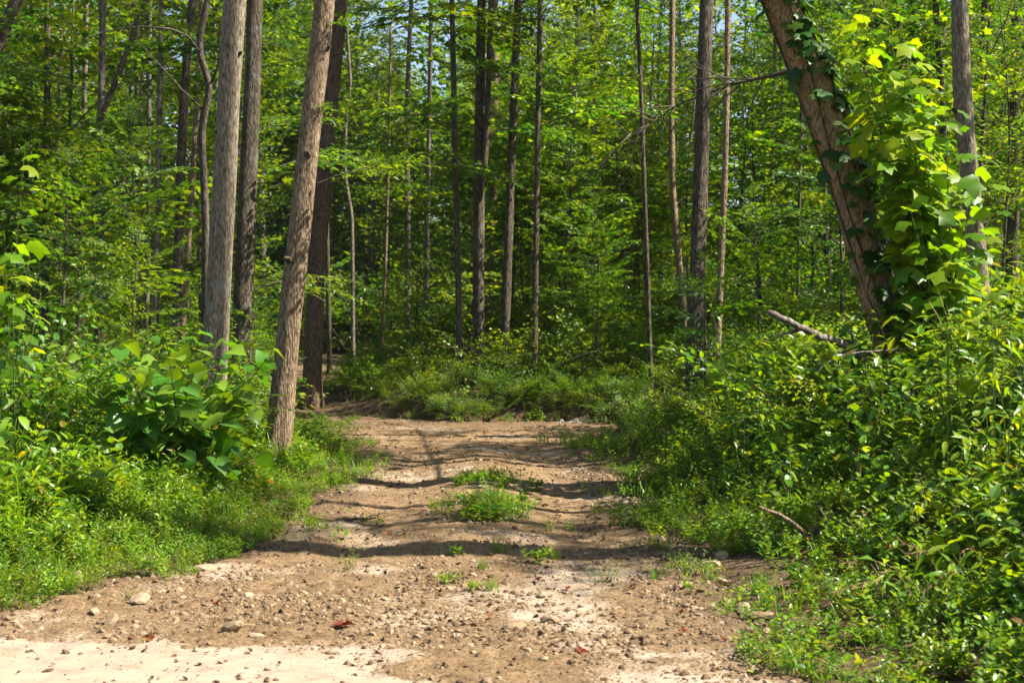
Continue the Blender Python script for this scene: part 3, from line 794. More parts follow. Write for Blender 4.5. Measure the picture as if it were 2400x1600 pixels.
# gravel and litter on the road
def rock_mesh(g, sub, flat, name='rock', mat='gravel', rough=.25):
    import bmesh
    bm = bmesh.new(); bmesh.ops.create_icosphere(bm, subdivisions=sub, radius=1.0)
    k = g.normal(0, 1, (7, 3)); k /= np.linalg.norm(k, axis=1)[:, None]; cut = g.uniform(.55, .9, 7)
    for v in bm.verts:
        p = np.array(v.co)
        for kk, c in zip(k, cut):
            dd = p.dot(kk) - c
            if dd > 0: p = p - kk * dd * .9
        p = p * (1 + rough * .3 * g.normal())
        v.co = (p[0] * 1.15, p[1] * .9, p[2] * flat)
    me = bpy.data.meshes.new(name); bm.to_mesh(me); bm.free()
    me.materials.append(M[mat])
    return me
GR = [rock_mesh(g, 1, f, 'pebble', 'gravel') for f in (.6, .75, .5, .85, .65)]
def grav_keep(x, y, g):
    sd, s = road_sd(x, y)
    d = .10 + 1.0 * np.exp(-((x + .9) / 1.1) ** 2 - ((y - 8.1) / 1.0) ** 2) + .55 * np.exp(-((x - .15) / .8) ** 2 - ((y - 7.1) / .35) ** 2) + .6 * np.exp(-((sd + .15) / .25) ** 2) * (x > 0)
    sandy = sand_at(x, y) > .5
    d = d * (.35 + 1.3 * (vnoise(x * 2.2, y * 2.2 + 4) > .45))
    return (sd < .12) & (g.random(len(x)) < np.where(sandy, .05, d))
p, q = sample(85000, 5.8, 17.0, 0, grav_keep, 25, 1.15)
sz = (0.0022 + 0.026 * q.random(len(p)) ** 22 + .0050 * q.random(len(p)) ** 3)[:, None] * q.uniform(.6, 1.3, (len(p), 3))
scatter('gravel', 'loose clods and small gravel strewn over the dirt road', 'gravel', GR, place(p, -.001), q.uniform(0, 6.28, len(p)), sz, q.integers(0, 5, len(p)), q.normal(0, .4, (len(p), 2)))
# crumpled dead leaf bits
def crumple(g):
    mb = MB(); tv, tf = LEAF['ovate']; V = tv.copy(); V[:, 2] += g.normal(0, .12, len(V)); V[:, 0] -= .5
    mb.add(V, tf, 0); return mb.mesh('leaf_bit', ['debris'])
DB = [crumple(g) for _ in range(5)]
def deb_keep(x, y, g):
    sd, s = road_sd(x, y)
    return (sd < .2) & (g.random(len(x)) < .12 + .4 * (vnoise(x * 1.5 + 9, y * 1.5) > .5) + .9 * sm(-.7, .1, sd) + .3 * sm(13, 19, y))
p, q = sample(3000, 5.8, 23.5, 0, deb_keep, 26, 1.1)
scatter('leaf_litter', 'dark crumbs of dead leaves and bark scattered on the dirt road', 'leaf litter', DB, place(p, .010), q.uniform(0, 6.28, len(p)), q.uniform(.008, .04, len(p)) * (1 + .02 * p[:, 1]), q.integers(0, 5, len(p)), q.normal(0, .3, (len(p), 2)))

# ================================================================== TREES WITH A TRUNK ONE CAN POINT TO
def trunk_path(pts, d, top, sk=7):
    """trunk axis through the photographed points at distance d, down to the ground and up to height top"""
    W = np.array([at(px, py, d) for px, py in pts]); W = W[np.argsort(W[:, 2])]
    dirb = (W[1] - W[0]) / (W[1][2] - W[0][2])
    gz = H1(W[0][0], d)
    for _ in range(3):
        b = W[0] + dirb * (gz - W[0][2]); gz = H1(b[0], b[1])
    pts3 = [W[0] + dirb * (gz - .35 - W[0][2])] if gz - .35 < W[0][2] - .05 else []
    pts3 += list(W)
    dt = (W[-1] - W[-2]) / (W[-1][2] - W[-2][2])
    z = W[-1][2]; p = W[-1].copy()
    while z < top:
        dt = dt * .88 + np.array([0, 0, 1]) * .12
        p = p + dt / dt[2] * 1.0; z += 1.0; pts3.append(p.copy())
    A = np.array(pts3)
    zz = np.arange(A[0][2], A[-1][2], .22 if sk == 7 else .1)
    P = np.stack([np.interp(zz, A[:, 2], A[:, 0]), np.interp(zz, A[:, 2], A[:, 1]), zz], -1)
    k = np.ones(sk) / sk
    for c in (0, 1):
        e = np.pad(P[:, c], sk // 2, mode='reflect', reflect_type='odd'); P[:, c] = np.convolve(e, k, 'valid')
    return P, np.array([b[0], b[1], gz])

def measured_tree(name, label, pts, wpx, d, bark, top=13, ncr=1, boughs=0, blo=2.0, bhi=8.0, seed=0, flare=.35, cs=1.0, group=None, cat='tree', bsc=(.8, 1.25), sides=16, sk=7):
    g = np.random.default_rng(1000 + seed)
    top = top + 5.5 if top > 9.4 else top
    P, base = trunk_path(pts, d, top, sk)
    r0 = wpx / 2 * d / F
    zr = P[:, 2] - base[2]
    r = r0 * (1.06 - .040 * zr) * (1 + flare * np.exp(-np.maximum(zr, 0) / .28)); r = np.maximum(r, r0 * .35)
    root = thing(name, label, cat, base, group)
    tb = MB(); tube(tb, P - base, r, sides, 0, 0.075, seed, True, .34 * np.exp(-np.maximum(zr, 0) / .22) + .03)
    link('trunk', tb.mesh('trunk', [bark], (0,)), root)
    f = lambda z: np.array([np.interp(z, P[:, 2], P[:, 0]), np.interp(z, P[:, 2], P[:, 1]), z]) - base
    for k in range(ncr):
        link('crown', CROWN[g.integers(4)], root, f(top - 4.5 - 2.5 * k), (0, 0, g.uniform(0, 6.28)), cs * g.uniform(.85, 1.1))
    for k in range(boughs):
        z = base[2] + blo + (bhi - blo) * (k + g.random()) / boughs
        s = g.uniform(*bsc)
        link('leafy_branch', BOUGH[g.integers(len(BOUGH))], root, f(z), (g.normal(0, .2), -R(g.uniform(-5, 25)), g.uniform(0, 6.28)), s)
    return root, P, base

T = 'tree'
TREES = [
 # name, label, points (photo px), width px, distance, bark, kw
 ('tree', 'tall straight pale grey trunk standing behind the heart-leaved bush', [(489, 1060), (497, 900), (510, 700), (522, 480), (534, 250), (550, 0)], 58, 16.3, 'bark_pale', dict(top=15, seed=1, flare=.5, cs=.8, sides=24)),
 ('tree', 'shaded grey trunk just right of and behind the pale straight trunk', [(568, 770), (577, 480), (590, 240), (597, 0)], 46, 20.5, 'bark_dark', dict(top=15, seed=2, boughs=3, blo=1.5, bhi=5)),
 ('leaning_tree', 'light brown ridged trunk leaning right at the left edge of the road', [(649, 1090), (672, 820), (705, 510), (733, 255), (762, 0)], 54, 14.9, 'bark_brown', dict(top=14, seed=3, flare=.4, cs=.75, sides=24)),
 ('pine_tree', 'dark reddish flaky-barked trunk leaning right behind the light brown leaning trunk', [(733, 890), (743, 610), (770, 306), (800, 0)], 42, 25, 'bark_pine', dict(top=16, seed=4)),
 ('crooked_tree', 'thin dark crooked trunk with two bends left of the pale straight trunk', [(482, 760), (482, 510), (472, 290), (498, 204), (462, 122), (487, 0)], 19, 18, 'bark_dark', dict(top=9.5, seed=5, cs=.6, boughs=2, blo=5, bhi=8, sides=10, sk=5)),
 ('tree', 'medium dark trunk lit at its top, third trunk left of the pale straight trunk', [(414, 775), (423, 408), (434, 153), (449, 30)], 24, 24, 'bark_dark', dict(top=14, seed=6, boughs=3, blo=2, bhi=7)),
 ('tree', 'slender sun-flecked trunk left of the medium dark trunk on the left', [(365, 714), (372, 357), (378, 51)], 16, 24, 'bark_far', dict(top=13, seed=7, boughs=4, blo=2, bhi=7, sides=10)),
 ('tree', 'slim warm brown sunlit trunk between the medium dark trunk and the crooked one', [(438, 620), (446, 510), (462, 204), (469, 51)], 14, 27, 'bark_brown', dict(top=13, seed=8, boughs=2, blo=4, bhi=8, sides=10)),
 ('tree', 'smooth grey trunk with a pale right edge far left among saplings', [(234, 700), (237, 306), (240, 76)], 20, 27, 'bark_far', dict(top=14, seed=9, boughs=3, blo=2, bhi=8)),
 ('leaning_tree', 'dark thin trunk slanting up to the right across the left wood', [(120, 590), (158, 480), (245, 255), (306, 102)], 15, 25, 'bark_dark', dict(top=10, seed=10, cs=.7, boughs=3, blo=4, bhi=8, sides=10)),
 ('tree', 'narrow light trunk crossed by the slanting dark trunk on the left', [(190, 560), (196, 331), (201, 76)], 15, 30, 'bark_far', dict(top=14, seed=11, boughs=2, blo=3, bhi=8, sides=10)),
 ('tree', 'leftmost upright dark trunk, half veiled by leaves', [(108, 600), (110, 459), (111, 51)], 18, 28, 'bark_dark', dict(top=14, seed=12, boughs=5, blo=3, bhi=9, sides=10)),
 ('leaning_tree', 'dark trunk cutting across the upper left corner of the view', [(-160, 420), (-70, 240), (0, 95), (45, -10)], 34, 19, 'bark_dark', dict(top=9, seed=13, cs=.6)),
 ('tree', 'thin brown trunk low between saplings left of the slender sun-flecked trunk', [(344, 714), (347, 459), (350, 200)], 12, 31, 'bark_far', dict(top=12, seed=14, boughs=4, blo=4, bhi=9, sides=8)),
 ('crooked_tree', 'pale kinked slender trunk in the gap above the far road stretch', [(827, 775), (825, 510), (808, 408), (810, 291), (822, 200), (815, 100)], 10, 44, 'bark_far', dict(top=13, seed=15, cs=.6, sides=8, sk=5)),
 ('tree', 'straight pale trunk, brightest one in the gap left of the central trunks', [(955, 740), (955, 204), (963, 25)], 15, 37, 'bark_far', dict(top=16, seed=16, boughs=4, blo=8, bhi=14, sides=10)),
 ('tree', 'pale trunk partly hidden by leaves right of the brightest far trunk', [(1001, 560), (1006, 255), (1011, 0)], 14, 42, 'bark_far', dict(top=17, seed=17, boughs=4, blo=7, bhi=14, sides=10)),
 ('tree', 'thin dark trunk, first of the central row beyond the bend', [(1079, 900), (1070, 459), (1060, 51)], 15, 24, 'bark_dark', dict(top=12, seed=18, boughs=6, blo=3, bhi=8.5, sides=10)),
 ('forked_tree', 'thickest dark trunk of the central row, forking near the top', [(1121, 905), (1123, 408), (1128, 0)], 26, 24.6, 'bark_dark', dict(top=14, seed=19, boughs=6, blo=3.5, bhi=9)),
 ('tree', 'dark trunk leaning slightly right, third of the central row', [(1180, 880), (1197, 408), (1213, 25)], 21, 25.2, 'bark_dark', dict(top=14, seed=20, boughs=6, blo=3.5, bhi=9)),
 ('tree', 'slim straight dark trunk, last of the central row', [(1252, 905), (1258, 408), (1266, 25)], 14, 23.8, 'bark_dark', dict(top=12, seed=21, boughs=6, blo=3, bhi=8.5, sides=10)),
 ('tree', 'thin pale far trunk midway between the central row and the right trunks', [(1384, 640), (1389, 281), (1394, 10)], 10, 40, 'bark_far', dict(top=15, seed=22, boughs=4, blo=5, bhi=12, sides=8)),
 ('tree', 'thin brown stem low in the gap right of the far road', [(899, 740), (907, 510), (911, 330)], 8, 36, 'bark_brown', dict(top=9, seed=23, cs=.5, boughs=3, blo=4, bhi=7, sides=8)),
 ('tree', 'dark thin trunk immediately right of the flaky-barked leaning trunk', [(771, 760), (766, 510), (764, 330)], 11, 40, 'bark_dark', dict(top=11, seed=24, cs=.6, boughs=2, blo=5, bhi=9, sides=8)),
 ('tree', 'very thin dark trunk rising alone right of the road bend', [(1524, 850), (1510, 434), (1502, 204), (1492, 0)], 11, 22.5, 'bark_dark', dict(top=10, seed=25, cs=.6, boughs=3, blo=6.5, bhi=8.5, sides=8)),
 ('tree', 'bowed sun-flecked trunk left of the big dark trunk on the right', [(1598, 690), (1576, 459), (1573, 255), (1576, 0)], 16, 26, 'bark_brown', dict(top=13, seed=26, boughs=4, blo=3, bhi=8, sides=10)),
 ('tree', 'big dark straight trunk with a seam near its top, right of centre', [(1632, 680), (1645, 306), (1656, 0)], 38, 19, 'bark_dark', dict(top=14, seed=27)),
 ('tree', 'slim brown trunk right beside the big dark trunk', [(1688, 660), (1701, 357), (1706, 0)], 16, 22, 'bark_brown', dict(top=12, seed=28, boughs=2, blo=6, bhi=8, sides=10)),
 ('tree', 'pale grey trunk at the far right rising out of the vine leaves', [(2290, 620), (2280, 480), (2257, 306), (2249, 0)], 43, 15.2, 'bark_pale', dict(top=18, seed=29, cs=.7)),
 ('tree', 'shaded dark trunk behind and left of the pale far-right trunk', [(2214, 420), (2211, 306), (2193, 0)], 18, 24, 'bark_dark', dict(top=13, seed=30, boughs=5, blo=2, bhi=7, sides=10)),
 ('tree', 'hazy grey thin trunk seen between the slim brown trunk and the vine-covered one', [(1806, 560), (1815, 204), (1818, 30)], 11, 40, 'bark_far', dict(top=14, seed=31, boughs=3, blo=5, bhi=11, sides=8)),
 ('tree', 'short dark stem showing low just left of the vine-covered trunk', [(1872, 540), (1874, 430), (1880, 200)], 9, 36, 'bark_dark', dict(top=10, seed=32, cs=.5, boughs=4, blo=3, bhi=8, sides=8)),
]
tree_by_label = {}
for nm, lab, pts, wpx, d, bark, kw in TREES:
    tree_by_label[lab] = measured_tree(nm, lab, pts, wpx, d, bark, **kw)
# the fork of the central tree
root, P, base = tree_by_label['thickest dark trunk of the central row, forking near the top']
fk = np.array([at(px, py, 24.5) for px, py in [(1124, 470), (1134, 400), (1140, 330), (1147, 120), (1152, -40), (1158, -300)]]) - base
mb = MB(); tube(mb, fk, np.array([.04, .058, .055, .05, .046, .03]), 9, 0, .05); link('fork', mb.mesh('fork', ['bark_dark'], (0,)), root)
# bare limbs of the crooked tree
root, P, base = tree_by_label['thin dark crooked trunk with two bends left of the pale straight trunk']
for pts in ([(472, 255), (430, 215), (385, 165), (340, 115), (320, 100)], [(470, 125), (440, 85), (400, 68), (330, 62), (240, 75), (170, 110), (100, 140)], [(494, 195), (508, 165), (516, 130), (512, 90), (520, 40)]):
    q = np.array([at(a, b, 18 - .25 * i) for i, (a, b) in enumerate(pts)]) - base
    mb = MB(); tube(mb, q, np.linspace(.016, .005, len(q)), 6, 0, .05); link('limb', mb.mesh('limb', ['bark_dark'], (0,)), root)
# leaf sprigs on the leaning roadside trunk
root, P, base = tree_by_label['light brown ridged trunk leaning right at the left edge of the road']
for px, py, az, sc2, k in [(722, 255, .2, .13, 5), (735, 130, 3.0, .12, 6), (700, 400, 3.3, .10, 7), (752, 60, .3, .2, 5), (655, 930, -1.6, .12, 8), (745, 430, .15, .6, 1)]:
    q = at(px, py, 14.8) - base
    link('leafy_branch', BOUGH[k], root, q, (0, -.1, az), sc2)
# broken branch stubs and knots on the near trunks
kg = np.random.default_rng(808)
for lab, zs in (('tall straight pale grey trunk standing behind the heart-leaved bush', (1.3, 2.6, 3.7, 4.6)), ('light brown ridged trunk leaning right at the left edge of the road', (1.0, 2.2, 3.3, 4.4)), ('pale grey trunk at the far right rising out of the vine leaves', (2.6, 3.8))):
    root, P, base = tree_by_label[lab]
    for z in zs:
        c = np.array([np.interp(z, P[:, 2], P[:, 0]), np.interp(z, P[:, 2], P[:, 1]), z]) - base
        th = kg.uniform(R(190), R(350)); o_ = np.array([math.cos(th), math.sin(th), .3])
        k = np.linspace(0, 1, 5)[:, None]
        mb = MB(); tube(mb, c + o_ * (.09 + kg.uniform(.05, .085) * k), np.array([.055, .045, .030, .024, .018]) * kg.uniform(.7, 1.1), 8, 0, .15, int(z * 9)); link('branch_stub', mb.mesh('branch_stub', ['bark_dark'], (0,)), root)
# stub limb on the smooth grey trunk
root, P, base = tree_by_label['smooth grey trunk with a pale right edge far left among saplings']
q = np.array([at(a, b, 27 - .2 * i) for i, (a, b) in enumerate([(240, 345), (262, 380), (282, 405), (305, 425), (345, 470)])]) - base
mb = MB(); tube(mb, q, np.linspace(.06, .03, 5), 7, 0, .05); link('limb', mb.mesh('limb', ['bark_brown'], (0,)), root)

# ------------------------------------------------------------------ the leaning trunk on the right with its climbing vine
vine_pts = [(2105, 850), (2073, 765), (2012, 510), (1966, 357), (1910, 204), (1859, 66), (1823, 0)]
vroot, vP, vbase = measured_tree('leaning_tree', 'thick orange-brown trunk leaning left over the right bank, climbed by broad vine leaves', vine_pts, 86, 13.7, 'bark_vine', top=9.5, ncr=1, seed=40, flare=.15, cs=.55)
q = np.array([at(a, b, dd) for a, b, dd in [(1870, 160, 13.8), (1810, 178, 15.4), (1735, 193, 17.6), (1650, 222, 20.2), (1590, 245, 20.8), (1530, 285, 21.2), (1470, 318, 21.5)]]) - vbase
mb = MB(); tube(mb, q, np.array([.024, .021, .018, .014, .010, .007, .003]), 7, 0, .2)
g = np.random.default_rng(77)
for i in range(40):
    k = g.uniform(.15, 1); b = np.array([np.interp(k * 6, np.arange(7), q[:, c]) for c in range(3)])
    l = g.uniform(.4, 1.3); dd = nrm(np.array([g.uniform(-1, .1), g.uniform(-.3, .4), g.uniform(-1.1, .5)]))
    kk = np.linspace(0, 1, 4)[:, None]
    tube(mb, b + dd * l * kk - up3 * .15 * l * kk ** 2, .010 * (1.1 - kk[:, 0]), 4, 0)
link('dead_limb', mb.mesh('dead_limb', ['twig'], (0,)), vroot)
vine = thing('climbing_vine', 'dark broad-leaved vine hugging the leaning orange-brown trunk', 'vine', vbase)
def along(P, z): return np.array([np.interp(z, P[:, 2], P[:, 0]), np.interp(z, P[:, 2], P[:, 1]), z])
for s in range(4):
    zz = np.linspace(vbase[2] - .1, 5.6, 26)
    C = np.array([along(vP, z) for z in zz]); th = 3.6 + s * 1.0 + .5 * np.sin(zz * 1.3 + s)
    C = C + np.stack([np.cos(th), np.sin(th), 0 * th], -1) * .19
    mb = MB(); tube(mb, C - vbase, .011, 5, 0); link('stem', mb.mesh('stem', ['twig'], (0,)), vine)
for i in range(300):
    z = vbase[2] + .15 + (5.4 - vbase[2]) * g.random()
    th = g.uniform(R(175), R(365)) if g.random() < .8 else g.uniform(0, 6.28)
    if math.cos(th) < -.2 and g.random() < .8: th = R(360) - (th - R(180)) * .6
    o_ = np.array([math.cos(th), math.sin(th), 0])
    c = along(vP, z) + o_ * g.uniform(.18, .27) - vbase
    leaf_obj(vine, 'grape', 'leaf_vine', c, o_ * .5 + np.array([g.normal(0, .4), -.2, -.55]), o_ * .8 + np.array([0, -.15, .75]) + g.normal(0, .25, 3), g.uniform(.08, .18))

# big-leaved shoots beside the leaning trunk
def shoots(name, label, cat, base, tips, kind, mat, lsize, per, seed, r=.012, stemm='stem', upn=.8, lean_out=.35, group=None, skip=.15):
    g = np.random.default_rng(seed)
    root = thing(name, label, cat, base, group); todo = []
    for tp in tips:
        tp = np.asarray(tp, float) - base
        k = np.linspace(0, 1, 8)
        b = np.array([g.normal(0, .06), g.normal(0, .06), -.06])
        P = b + (tp - b) * k[:, None] + np.array([tp[0], tp[1], 0]) * (.35 * (k * k - k))[:, None] * 1.0
        l = np.linalg.norm(tp)
        mb = MB(); tube(mb, P, r * (1.1 - .9 * k), 5, 0, .04); link('stem', mb.mesh('stem', [stemm], (0,)), root)
        n = max(3, int(per * l)); a = g.uniform(0, 6.28)
        for i in range(n):
            t = skip + (1 - skip) * (i + .5) / n
            p = np.array([np.interp(t, k, P[:, c]) for c in range(3)]); a += 2.4 + g.normal(0, .3)
            o_ = np.array([math.cos(a), math.sin(a), 0])
            pet = lsize * g.uniform(.3, .9) * (1 if t < .97 else .2)
            q = p + (o_ * .9 + up3 * .25) * pet
            todo.append((q, o_ + up3 * g.uniform(-.75, .15), up3 * upn + o_ * lean_out + g.normal(0, .25, 3), lsize * g.uniform(.6, 1.2) * (1 - .35 * max(0, t - .7) / .3)))
    todo.sort(key=lambda t: -t[3])
    for q, a, b, l in todo[:300]: leaf_obj(root, kind, mat, q, a, b, l)
    if len(todo) > 300:
        mb = MB(); r_ = todo[300:]
        leaves(mb, kind, np.array([t[0] for t in r_]), np.array([t[1] for t in r_]), np.array([t[2] for t in r_]), np.array([t[3] for t in r_]), 0)
        link('small_leaves', mb.mesh('small_leaves', [mat], (0,)), root)['kind'] = 'stuff'
    return root
def gp(px, d, dz=0.0):
    x = (px - 1200) / F * d; return np.array([x, d, H1(x, d) + dz])
tb = gp(2215, 13.1)
tips = [at(px, py, d) for px, py, d in [(2015, 10, 13.2), (2060, -40, 13.4), (2105, 10, 13.0), (2120, 90, 13.2), (2150, 150, 13.2), (2180, 230, 13.5), (2215, 240, 12.9), (2250, 360, 13.3), (2290, 420, 12.8), (2330, 480, 13.4), (2090, 200, 13.1), (2130, 330, 12.9), (2085, 330, 13.2), (2200, 440, 12.7), (2130, 480, 12.6), (2020, 110, 13.0), (2070, 260, 12.9), (2120, 420, 12.8), (2160, 560, 12.6), (2110, 130, 12.8), (1985, 70, 13.0), (2025, 190, 13.0), (2050, 310, 12.9), (2085, 450, 12.9)]]
shoots('tulip_tree_sprout', 'tall bright yellow-green clump of lobed-leaf shoots right of the vine-covered trunk', 'young tree', tb, tips, 'tulip', 'leaf_tulip', .215, 10.5, 60, .011, 'stem', .75, .4, None, .22)

# heart-leaved bush on the left
rb = gp(420, 12.2)
tips = [at(px, py, d) for px, py, d in [(150, 835, 11.3), (205, 818, 11.5), (270, 795, 11.2), (330, 775, 11.8), (390, 800, 11.3), (220, 880, 11.4), (470, 775, 12.3), (530, 790, 12.0), (590, 800, 12.5), (645, 815, 12.1), (555, 900, 11.8), (600, 960, 12.2), (620, 1060, 12.0), (540, 1040, 11.8), (440, 900, 11.6), (350, 930, 11.6), (290, 960, 12.0), (330, 1050, 11.8), (420, 1060, 11.6), (490, 1130, 11.8), (400, 1150, 11.9), (460, 960, 11.7)]]
shoots('redbud_bush', 'bush of big heart-shaped leaves in front of the pale straight trunk', 'bush', rb, tips, 'heart', 'leaf_heart', .195, 12.0, 61, .012, 'twig', .5, .9, None, .34)
# big-leaf sprouts at the left edge
shoots('tulip_tree_sprout', 'upright shoots with large lobed leaves at the left edge, highest there', 'young tree', gp(20, 11.5), [at(a, b, c) for a, b, c in [(60, 330, 11.3), (10, 540, 11.2), (70, 600, 11.4)]], 'tulip', 'leaf_tulip', .18, 6.5, 62, .006, 'stem', .8, .3, None, .45)
shoots('sassafras_bush', 'bush of pale drooping oval leaves low at the left edge', 'bush', gp(10, 10.8), [at(a, b, c) for a, b, c in [(30, 720, 10.5), (85, 740, 10.8), (0, 800, 10.4), (60, 860, 10.6), (120, 960, 10.7), (30, 980, 10.4), (90, 1050, 10.6), (150, 1040, 10.9)]], 'broad', 'leaf_heart', .15, 7, 63, .009, 'stem', .5, .8, None, .3)
shoots('maple_seedling', 'low broad-leaved seedling left of the heart-leaved bush', 'bush', gp(190, 12.2), [at(a, b, c) for a, b, c in [(140, 900, 12), (200, 880, 12.2), (250, 930, 12), (170, 1000, 11.8), (230, 1020, 11.9)]], 'grape', 'leaf_wood', .10, 8, 64, .007, 'stem', .9, .3, None, .3)

# weeds on the right bank, each plant with its own stem and leaves
def weed(label, px, d, tips, kind='weed', mat='leaf_lime', lsize=.12, per=14, seed=0, stemm='stem', name='tall_weed', cat='weed', **kw):
    return shoots(name, label, cat, gp(px, d), [at(*t) for t in tips], kind, mat, lsize, per, seed, .006, stemm, **kw)
weed('sunlit yellow-green weed with narrow leaves, tallest at the right edge', 2330, 9.2, [(2320, 590, 9.1), (2345, 690, 9.0), (2290, 730, 9.2), (2385, 640, 9.3)], seed=70, lsize=.125, upn=.7)
weed('sunlit narrow-leaved weed left of the tallest yellow-green weed', 2230, 9.6, [(2215, 625, 9.5), (2250, 720, 9.4), (2185, 740, 9.7)], seed=71, lsize=.12, upn=.7)
weed('yellow-green weed below the tallest one at the right edge', 2385, 8.2, [(2370, 790, 8.1), (2400, 830, 8.0), (2340, 850, 8.3)], seed=72, lsize=.12, upn=.7)
weed('broad glossy-leaved plant at mid-height of the right bank near the edge', 2140, 8.6, [(2110, 1120, 8.4), (2180, 1100, 8.5), (2230, 1140, 8.3), (2150, 1170, 8.2)], 'broad', 'leaf_bank', .14, 13, 73, 'stem_red', 'broadleaf_weed', upn=.8)
weed('broad-leaved plant with large pale leaves at the right edge of the bank', 2330, 7.8, [(2290, 1080, 7.6), (2360, 1060, 7.7), (2390, 1130, 7.5), (2310, 1180, 7.5)], 'broad', 'leaf_heart', .15, 11, 74, 'stem', 'broadleaf_weed', upn=.8)
weed('upright sprig with bright pointed leaf tips in the middle of the right bank', 1950, 9.8, [(1930, 1080, 9.6), (1975, 1130, 9.6), (1900, 1150, 9.7)], 'broad', 'leaf_lime', .12, 12, 75, 'stem_red', 'broadleaf_weed', upn=.6)
weed('small drooping lime-green seedling at the bottom right beside the road', 2000, 6.55, [(1985, 1535, 6.5), (2030, 1530, 6.5)], 'broad', 'leaf_lime', .12, 26, 76, 'stem', 'seedling', upn=.4, lean_out=.9)
weed('leafy shrub sprig with wide lit leaves below the vine-covered trunk', 2000, 11.2, [(1960, 880, 11), (2040, 860, 11.1), (2100, 900, 10.9), (1990, 940, 10.8)], 'broad', 'leaf_herb', .12, 12, 77, 'stem', 'broadleaf_weed', upn=.8)
weed('weed with upright pale-green leaves between the two broad-leaved bank plants', 2240, 8.8, [(2220, 960, 8.6), (2260, 930, 8.7), (2290, 980, 8.5)], 'weed', 'leaf_herb', .12, 15, 78)
weed('arching sprig with yellow-tinged round leaves left of the broken branch', 1730, 12.2, [(1665, 705, 12.3), (1720, 740, 12.0), (1760, 780, 12.1)], 'ovate', 'leaf_lime', .085, 15, 79, name='arching_sprig', upn=.8)
weed('sprig with tan-edged toothed leaves midway up the right bank', 1860, 10.4, [(1760, 945, 10.2), (1790, 1000, 10.0), (1850, 1010, 10.2)], 'broad', 'leaf_herb', .10, 13, 80, name='arching_sprig', upn=.9)
weed('weed cluster of lit broad leaves low under the far-right pale trunk', 2370, 10.8, [(2350, 860, 10.6), (2390, 820, 10.7), (2320, 900, 10.5)], 'broad', 'leaf_herb', .13, 12, 81, name='broadleaf_weed', upn=.8)

# arching dry grass stalks at the lower right
g = np.random.default_rng(90)
stalks = [((2190, 1530), (1975, 1320)), ((2160, 1450), (2055, 1345)), ((2240, 1440), (2120, 1275)), ((2290, 1430), (2125, 1300)), ((2330, 1390), (2250, 1295)), ((2210, 1560), (1955, 1385)), ((2170, 1500), (2015, 1375)), ((2330, 1480), (2165, 1385)), ((1660, 1130), (1545, 1000)), ((2070, 1010), (2010, 890))]
words = ['lowest reddish-tipped', 'short upright', 'longest feather-topped', 'bent feather-topped', 'rightmost', 'flattest pale', 'thin curved', 'darker seed-headed', 'pale lone', 'straight tan']
where = ['grass stalk leaning toward the road at bottom right', 'grass stalk among the leaning stalks at bottom right', 'grass stalk above the other leaning stalks', 'grass stalk beside the longest one at lower right', 'grass stalk of the leaning group', 'grass stalk nearly lying over the bank foot', 'grass stalk between the leaning stalks at bottom right', 'grass stalk in the middle of the leaning group', 'grass stalk near the road bend on the right bank', 'grass stalk high on the right bank below the broken branch']
for i, ((bx, by), (tx, ty)) in enumerate(stalks):
    d = 7.3 - .1 * (i % 3) if i < 8 else (12.5 if i == 8 else 10)
    b3 = gp(bx, d); t3 = at(tx, ty, d - .35)
    root = thing('grass_stalk', words[i] + ' ' + where[i], 'grass', b3)
    k = np.linspace(0, 1, 10)[:, None]
    P = (t3 - b3) * k + np.array([0, 0, .10]) * np.sin(k * 3.14); P[0, 2] -= .05
    mb = MB(); tube(mb, P, .0017 * (1.2 - .7 * k[:, 0]), 4, 0); link('stem', mb.mesh('stem', ['straw'], (0,)), root)
    mb = MB(); dirp = nrm(P[-1] - P[-3])
    for j in range(14):
        b = P[-1] - dirp * .16 * j / 14; dd = nrm(dirp + g.normal(0, .45, 3)); l = g.uniform(.03, .06)
        tube(mb, np.array([b, b + dd * l * .6, b + dd * l]), [.0005, .0013, .0004], 3, 0)
    link('seed_head', mb.mesh('seed_head', ['straw'], ()), root)
    for j in range(5):
        t = .2 + .12 * j; p = P[int(t * 9)]
        leaf_obj(root, 'weed', 'leaf_herb', p, dirp * .6 + g.normal(0, .45, 3), up3 + g.normal(0, .3, 3), g.uniform(.09, .14))

# ------------------------------------------------------------------ dead wood
def stick(name, label, pts, r0, r1, mat='dead_wood', seed=0, cat='branch', n=8, twigs=0):
    g = np.random.default_rng(seed + 300)
    W = np.array([at(*p) for p in pts]); b = W[0].copy()
    t = np.linspace(0, 1, len(W)); tt = np.linspace(0, 1, 4 * len(W))
    P = np.stack([np.interp(tt, t, W[:, c]) for c in range(3)], -1)
    for c in range(3):
        e = np.pad(P[:, c], 2, mode='reflect', reflect_type='odd'); P[:, c] = np.convolve(e, np.ones(5) / 5, 'valid')
    P += g.normal(0, r0 * .12, P.shape)
    root = thing(name, label, cat, b)
    mb = MB(); tube(mb, P - b, np.linspace(r0, r1, len(P)), n, 0, .12, seed); link('wood', mb.mesh('wood', [mat], (0,)), root)
    for i in range(twigs):
        j = g.integers(2, len(P) - 2); dd = nrm((P[-1] - P[0]) + g.normal(0, .6, 3) * np.linalg.norm(P[-1] - P[0])); l = g.uniform(.15, .4)
        mb = MB(); tube(mb, P[j] - b + dd * l * np.linspace(0, 1, 4)[:, None] + g.normal(0, .01, (4, 3)), np.linspace(r1, .003, 4), 5, 0); link('twig', mb.mesh('twig', [mat], (0,)), root)
    return root
